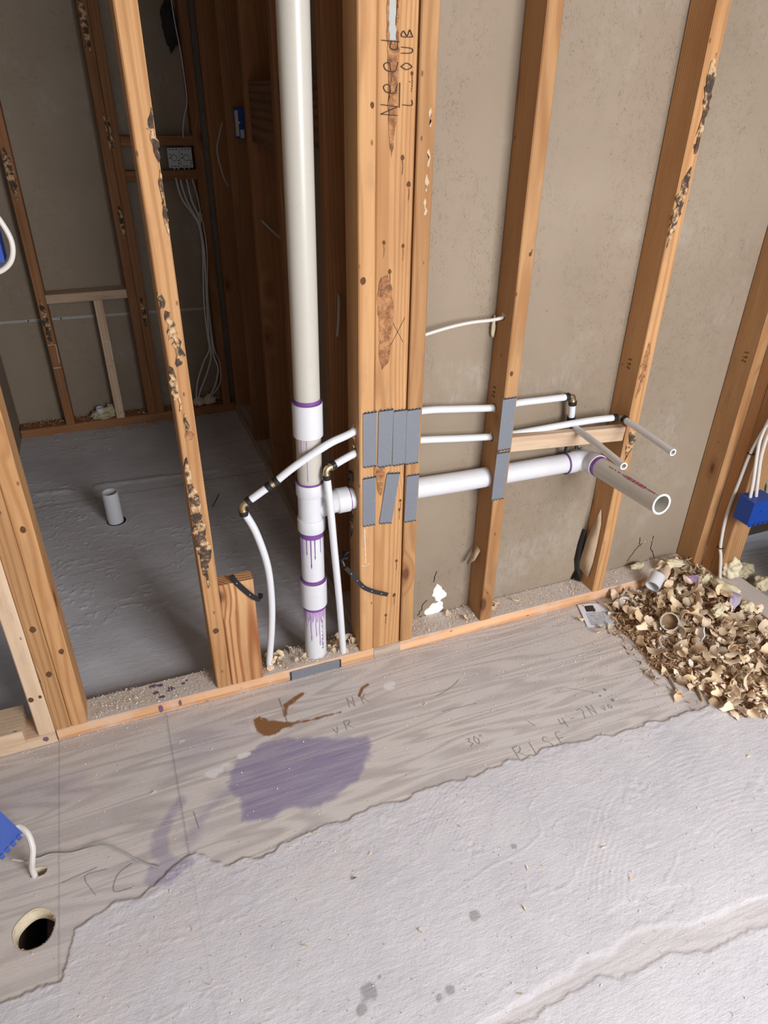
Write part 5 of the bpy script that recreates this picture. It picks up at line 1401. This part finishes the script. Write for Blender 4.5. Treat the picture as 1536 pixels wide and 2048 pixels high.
# printed paper lying by the heap
t = empty('printed_leaflet', (.737, -.003, .0025)); tag(t, 'printed white paper leaflet half covered by sawdust at the left edge of the heap', 'paper')
mb = MB(); n = 8; A = Vector((0, 0, 0)); U = Vector((.112, -.028, 0)); V = Vector((-.034, -.104, 0)); vs = []
for i in range(n+1):
    for j in range(n+1): p = A+U*(i/n)+V*(j/n); vs.append((p.x, p.y, .0012*math.sin(i*.9+j*.5)+.0015)); 
mb.add(vs, [(i*(n+1)+j, i*(n+1)+j+1, (i+1)*(n+1)+j+1, (i+1)*(n+1)+j) for i in range(n) for j in range(n)])
mb2 = MB(); mb2.v = [(x, y, z) for x, y, z in mb.v]+[(x, y, z-.0004) for x, y, z in mb.v]; k = (n+1)**2
mb2.f = list(mb.f)+[tuple(reversed([a+k for a in f])) for f in mb.f]
sheet = mb2.build('sheet', M['paper'], t)
mb = MB(); rd = random.Random(9)
def pq(u0, u1, v0, v1):
    P = [A+U*a+V*b_ for a, b_ in ((u0, v0), (u1, v0), (u1, v1), (u0, v1))]
    mb.add([(p.x, p.y, .0034) for p in P], [(0, 1, 2, 3)])
pq(.16, .42, .10, .36); 
M['ink'] = simple('grey_ink', (0.22, 0.22, 0.25), 0.8, 0.2)
mb.build('printed_block', M['black'], sheet)
mb = MB()
for r_ in range(11):
    u = .12; v = .42+r_*.05
    while u < .92:
        l_ = rd.uniform(.03, .10); pq(u, min(.95, u+l_), v, v+.016); u += l_+.02
mb.build('printed_text', M['ink'], sheet)

# torn paper flaps and black plastic at the studs' feet
def sheet_obj(name, pts, m, label, cat, th=.0008):
    """pts: grid rows of points"""
    R_ = len(pts); C_ = len(pts[0]); vs = []
    for s in (0, th):
        for r_ in pts:
            for p in r_: vs.append((p[0]+s, p[1]+s*.5, p[2]))
    fs = []; o = R_*C_
    for i in range(R_-1):
        for j in range(C_-1):
            a = i*C_+j; fs += [(a, a+1, a+C_+1, a+C_), (o+a, o+a+C_, o+a+C_+1, o+a+1)]
    ed = list(range(C_))+[i*C_+C_-1 for i in range(1, R_)]+[(R_-1)*C_+j for j in range(C_-2, -1, -1)]+[i*C_ for i in range(R_-2, 0, -1)]
    for a, b_ in zip(ed, ed[1:]+ed[:1]): fs.append((a, o+a, o+b_, b_))
    ob = build(name, vs, fs, m, None, True); return tag(ob, label, cat)
sheet_obj('paper_flap', [[(.788, .030, .335), (.786, .032, .334)], [(.780, .040, .290), (.786, .020, .285)], [(.772, .052, .220), (.785, .018, .215)], [(.770, .060, .150), (.785, .020, .140)], [(.774, .070, .095), (.786, .030, .075)]], M['flap'], 'torn brown paper flap hanging on the left side of the bark scarred stud', 'paper')
sheet_obj('black_sheet', [[(.772, .080, .235), (.778, .070, .235)], [(.764, .080, .18), (.776, .066, .18)], [(.762, .079, .12), (.776, .062, .11)], [(.772, .078, .075), (.782, .060, .070)], [(.760, .076, .045), (.782, .055, .042)]], M['black'], 'dark plastic film behind the torn paper flap at the foot of the drywall', 'plastic film')
sheet_obj('paper_flap', [[(.383, .060, .280), (.381, .035, .275)], [(.374, .065, .250), (.362, .030, .248)], [(.362, .072, .218), (.350, .050, .222)]], M['flap'], 'small torn brown paper flap on the left side of the nail plated drywall stud', 'paper')

# ------------------------------------------------------------------ small marks and blemishes
bpy.context.view_layer.update()
NRM[0] = Vector((0, -1, 0))
def oval(cx, cz, w_, h_, n=9, seed=0):
    rd = random.Random(seed); return [(cx+w_*math.cos(2*PI*k/n)*(.85+.3*rd.random()), cz+h_*math.sin(2*PI*k/n)*(.85+.3*rd.random())) for k in range(n)]
for i, (par, x, z0, z1, w_) in enumerate([(F_b, -.385, 1.50, 1.68, .014), (F_b, -.370, 1.17, 1.31, .005), (F_c, -.357, 1.17, 1.30, .006), (F_b, -.374, .84, .99, .008), (F_c, -.345, .46, .61, .010), (F_a, -.752, 1.00, 1.20, .014), (F_a, -.752, .41, .62, .013)]):
    zc = (z0+z1)/2; h_ = (z1-z0)/2
    patch('bark_strip', [(x-w_*.3, z1), (x+w_*.5, z1-h_*.3), (x+w_, zc), (x+w_*.7, z0+h_*.5), (x+w_*.2, z0), (x-w_*.5, z0+h_*.4), (x-w_, zc), (x-w_*.8, z1-h_*.5)], M['bark'], par, fy(YF), .002, .35, 200+i, .5)
for par, x0, x1, z0, z1 in ((F_a, -.766, -.734, .316, .420), (F_d, -.542, -.510, .308, .412)):
    for ln in ([(x0, z1), (x1, z1)], [(x1, z1), (x1-.002, z0+.02)], [(x0, z0), (x1, z0)]):
        strokes('paint_mark', [ln], .0012, M['cable_grey'], par, fy(YF-.0005))
M['knot'] = simple('dark_knot', (0.13, 0.06, 0.028), 0.8, 0.2, namt=0.6, nscale=120)
for i, (par, x, z, r_) in enumerate([(S_p2, .056, 1.144, .0035), (S_p2, .099, 1.135, .0035), (S_p2, .093, 1.300, .004), (S_p2, .108, 1.252, .0045), (S_p1, .029, 1.389, .004), (S_p1, .010, 1.07, .006), (S_p2, .070, 1.085, .004), (S_p2, .108, .490, .004), (S_p2, .110, .517, .0035), (S_p2, .104, .330, .004), (S_p2, .100, .215, .005), (S_p2, .076, .150, .004), (S_p2, .108, 1.44, .003), (S_b, .410, 1.10, .004), (S_b, .396, .82, .005), (S_c, .812, 1.31, .004), (S_e1, -.745, .62, .006), (S_e1, -.742, .28, .006), (S_e2, -.785, .36, .007), (S_e2, -.782, .22, .007), (S_pale, -.836, .155, .006), (S_pale, -.815, .158, .004), (S_a, -.388, .235, .007)]):
    patch('knot', oval(x, z, r_, r_*1.35, 10, i), M['knot'], par, fy(.001 if par is S_p2 else .0), .0004, .05, 300+i)
    if par is S_p2: strokes('rust_run', [[(x, z-r_), (x+.001, z-r_-.012), (x, z-r_-.026)]], .0009, M['bark_red'], par, fy(.0006))
# lumber stamps
GL['P'] = [[(.05, 0), (.05, 1), (.5, .85), (.08, .5)]]; GL['F'] = [[(.05, 0), (.05, 1), (.5, 1)], [(.05, .5), (.4, .5)]]
NRM[0] = Vector((-1, 0, 0))
def stamp(par, X, txt, y0, z0, h):
    out = []
    for i, ch in enumerate(txt):
        lt = [[(y0-(b_)*h, z0+(i*1.0+a*.85)*h) for a, b_ in ln] for ln in GL[ch]]
        strokes('lumber_stamp', lt, .0005, M['marker'], par, lambda a, b_: (X-.0006, a, b_))
stamp(S_d, 1.197, 'SPF', .040, .745, .014); stamp(S_c, .7903, 'SPF', .050, .770, .013); stamp(S_b, .3839, 'SPF', .060, .740, .013)
patch('dark_smear', [(.050, .52), (.085, .50), (.080, .42), (.070, .38), (.055, .42), (.048, .46)], M['bark'], S_p1, lambda a, b_: (0.0, a, b_), .0006, .3, 401)
# purple primer spots on the bottom plate
NRM[0] = Vector((0, 0, 1))
M['primer_dark'] = simple('dried_primer', (0.16, 0.10, 0.17), 0.6, 0.4, namt=0.5, nscale=80)
for i, (x, y, a, b_) in enumerate([(-.564, .070, .012, .006), (-.546, .066, .007, .006), (-.522, .043, .011, .009), (-.560, .043, .008, .006), (-.547, .022, .009, .005), (-.488, .052, .006, .004), (-.628, .078, .006, .003), (-.478, .060, .004, .003)]):
    patch('primer_spot', oval(x, y, a, b_, 12, i), M['primer_dark'], P_main, lambda p, q: (p, q, ZT), .0004, .05, 420+i)
NRM[0] = Vector((0, -1, 0))
for i, (x, z, a, b_) in enumerate([(-.555, .020, .006, .013), (-.505, .022, .004, .011)]):
    patch('primer_spot', oval(x, z, a, b_, 12, i), M['primer_dark'], P_main, fy(0.0), .0004, .05, 440+i)
patch('primer_spot', oval(-.832, .022, .007, .008, 12, 9), M['primer_dark'], P_pale, fy(-.004), .0004, .05, 450)
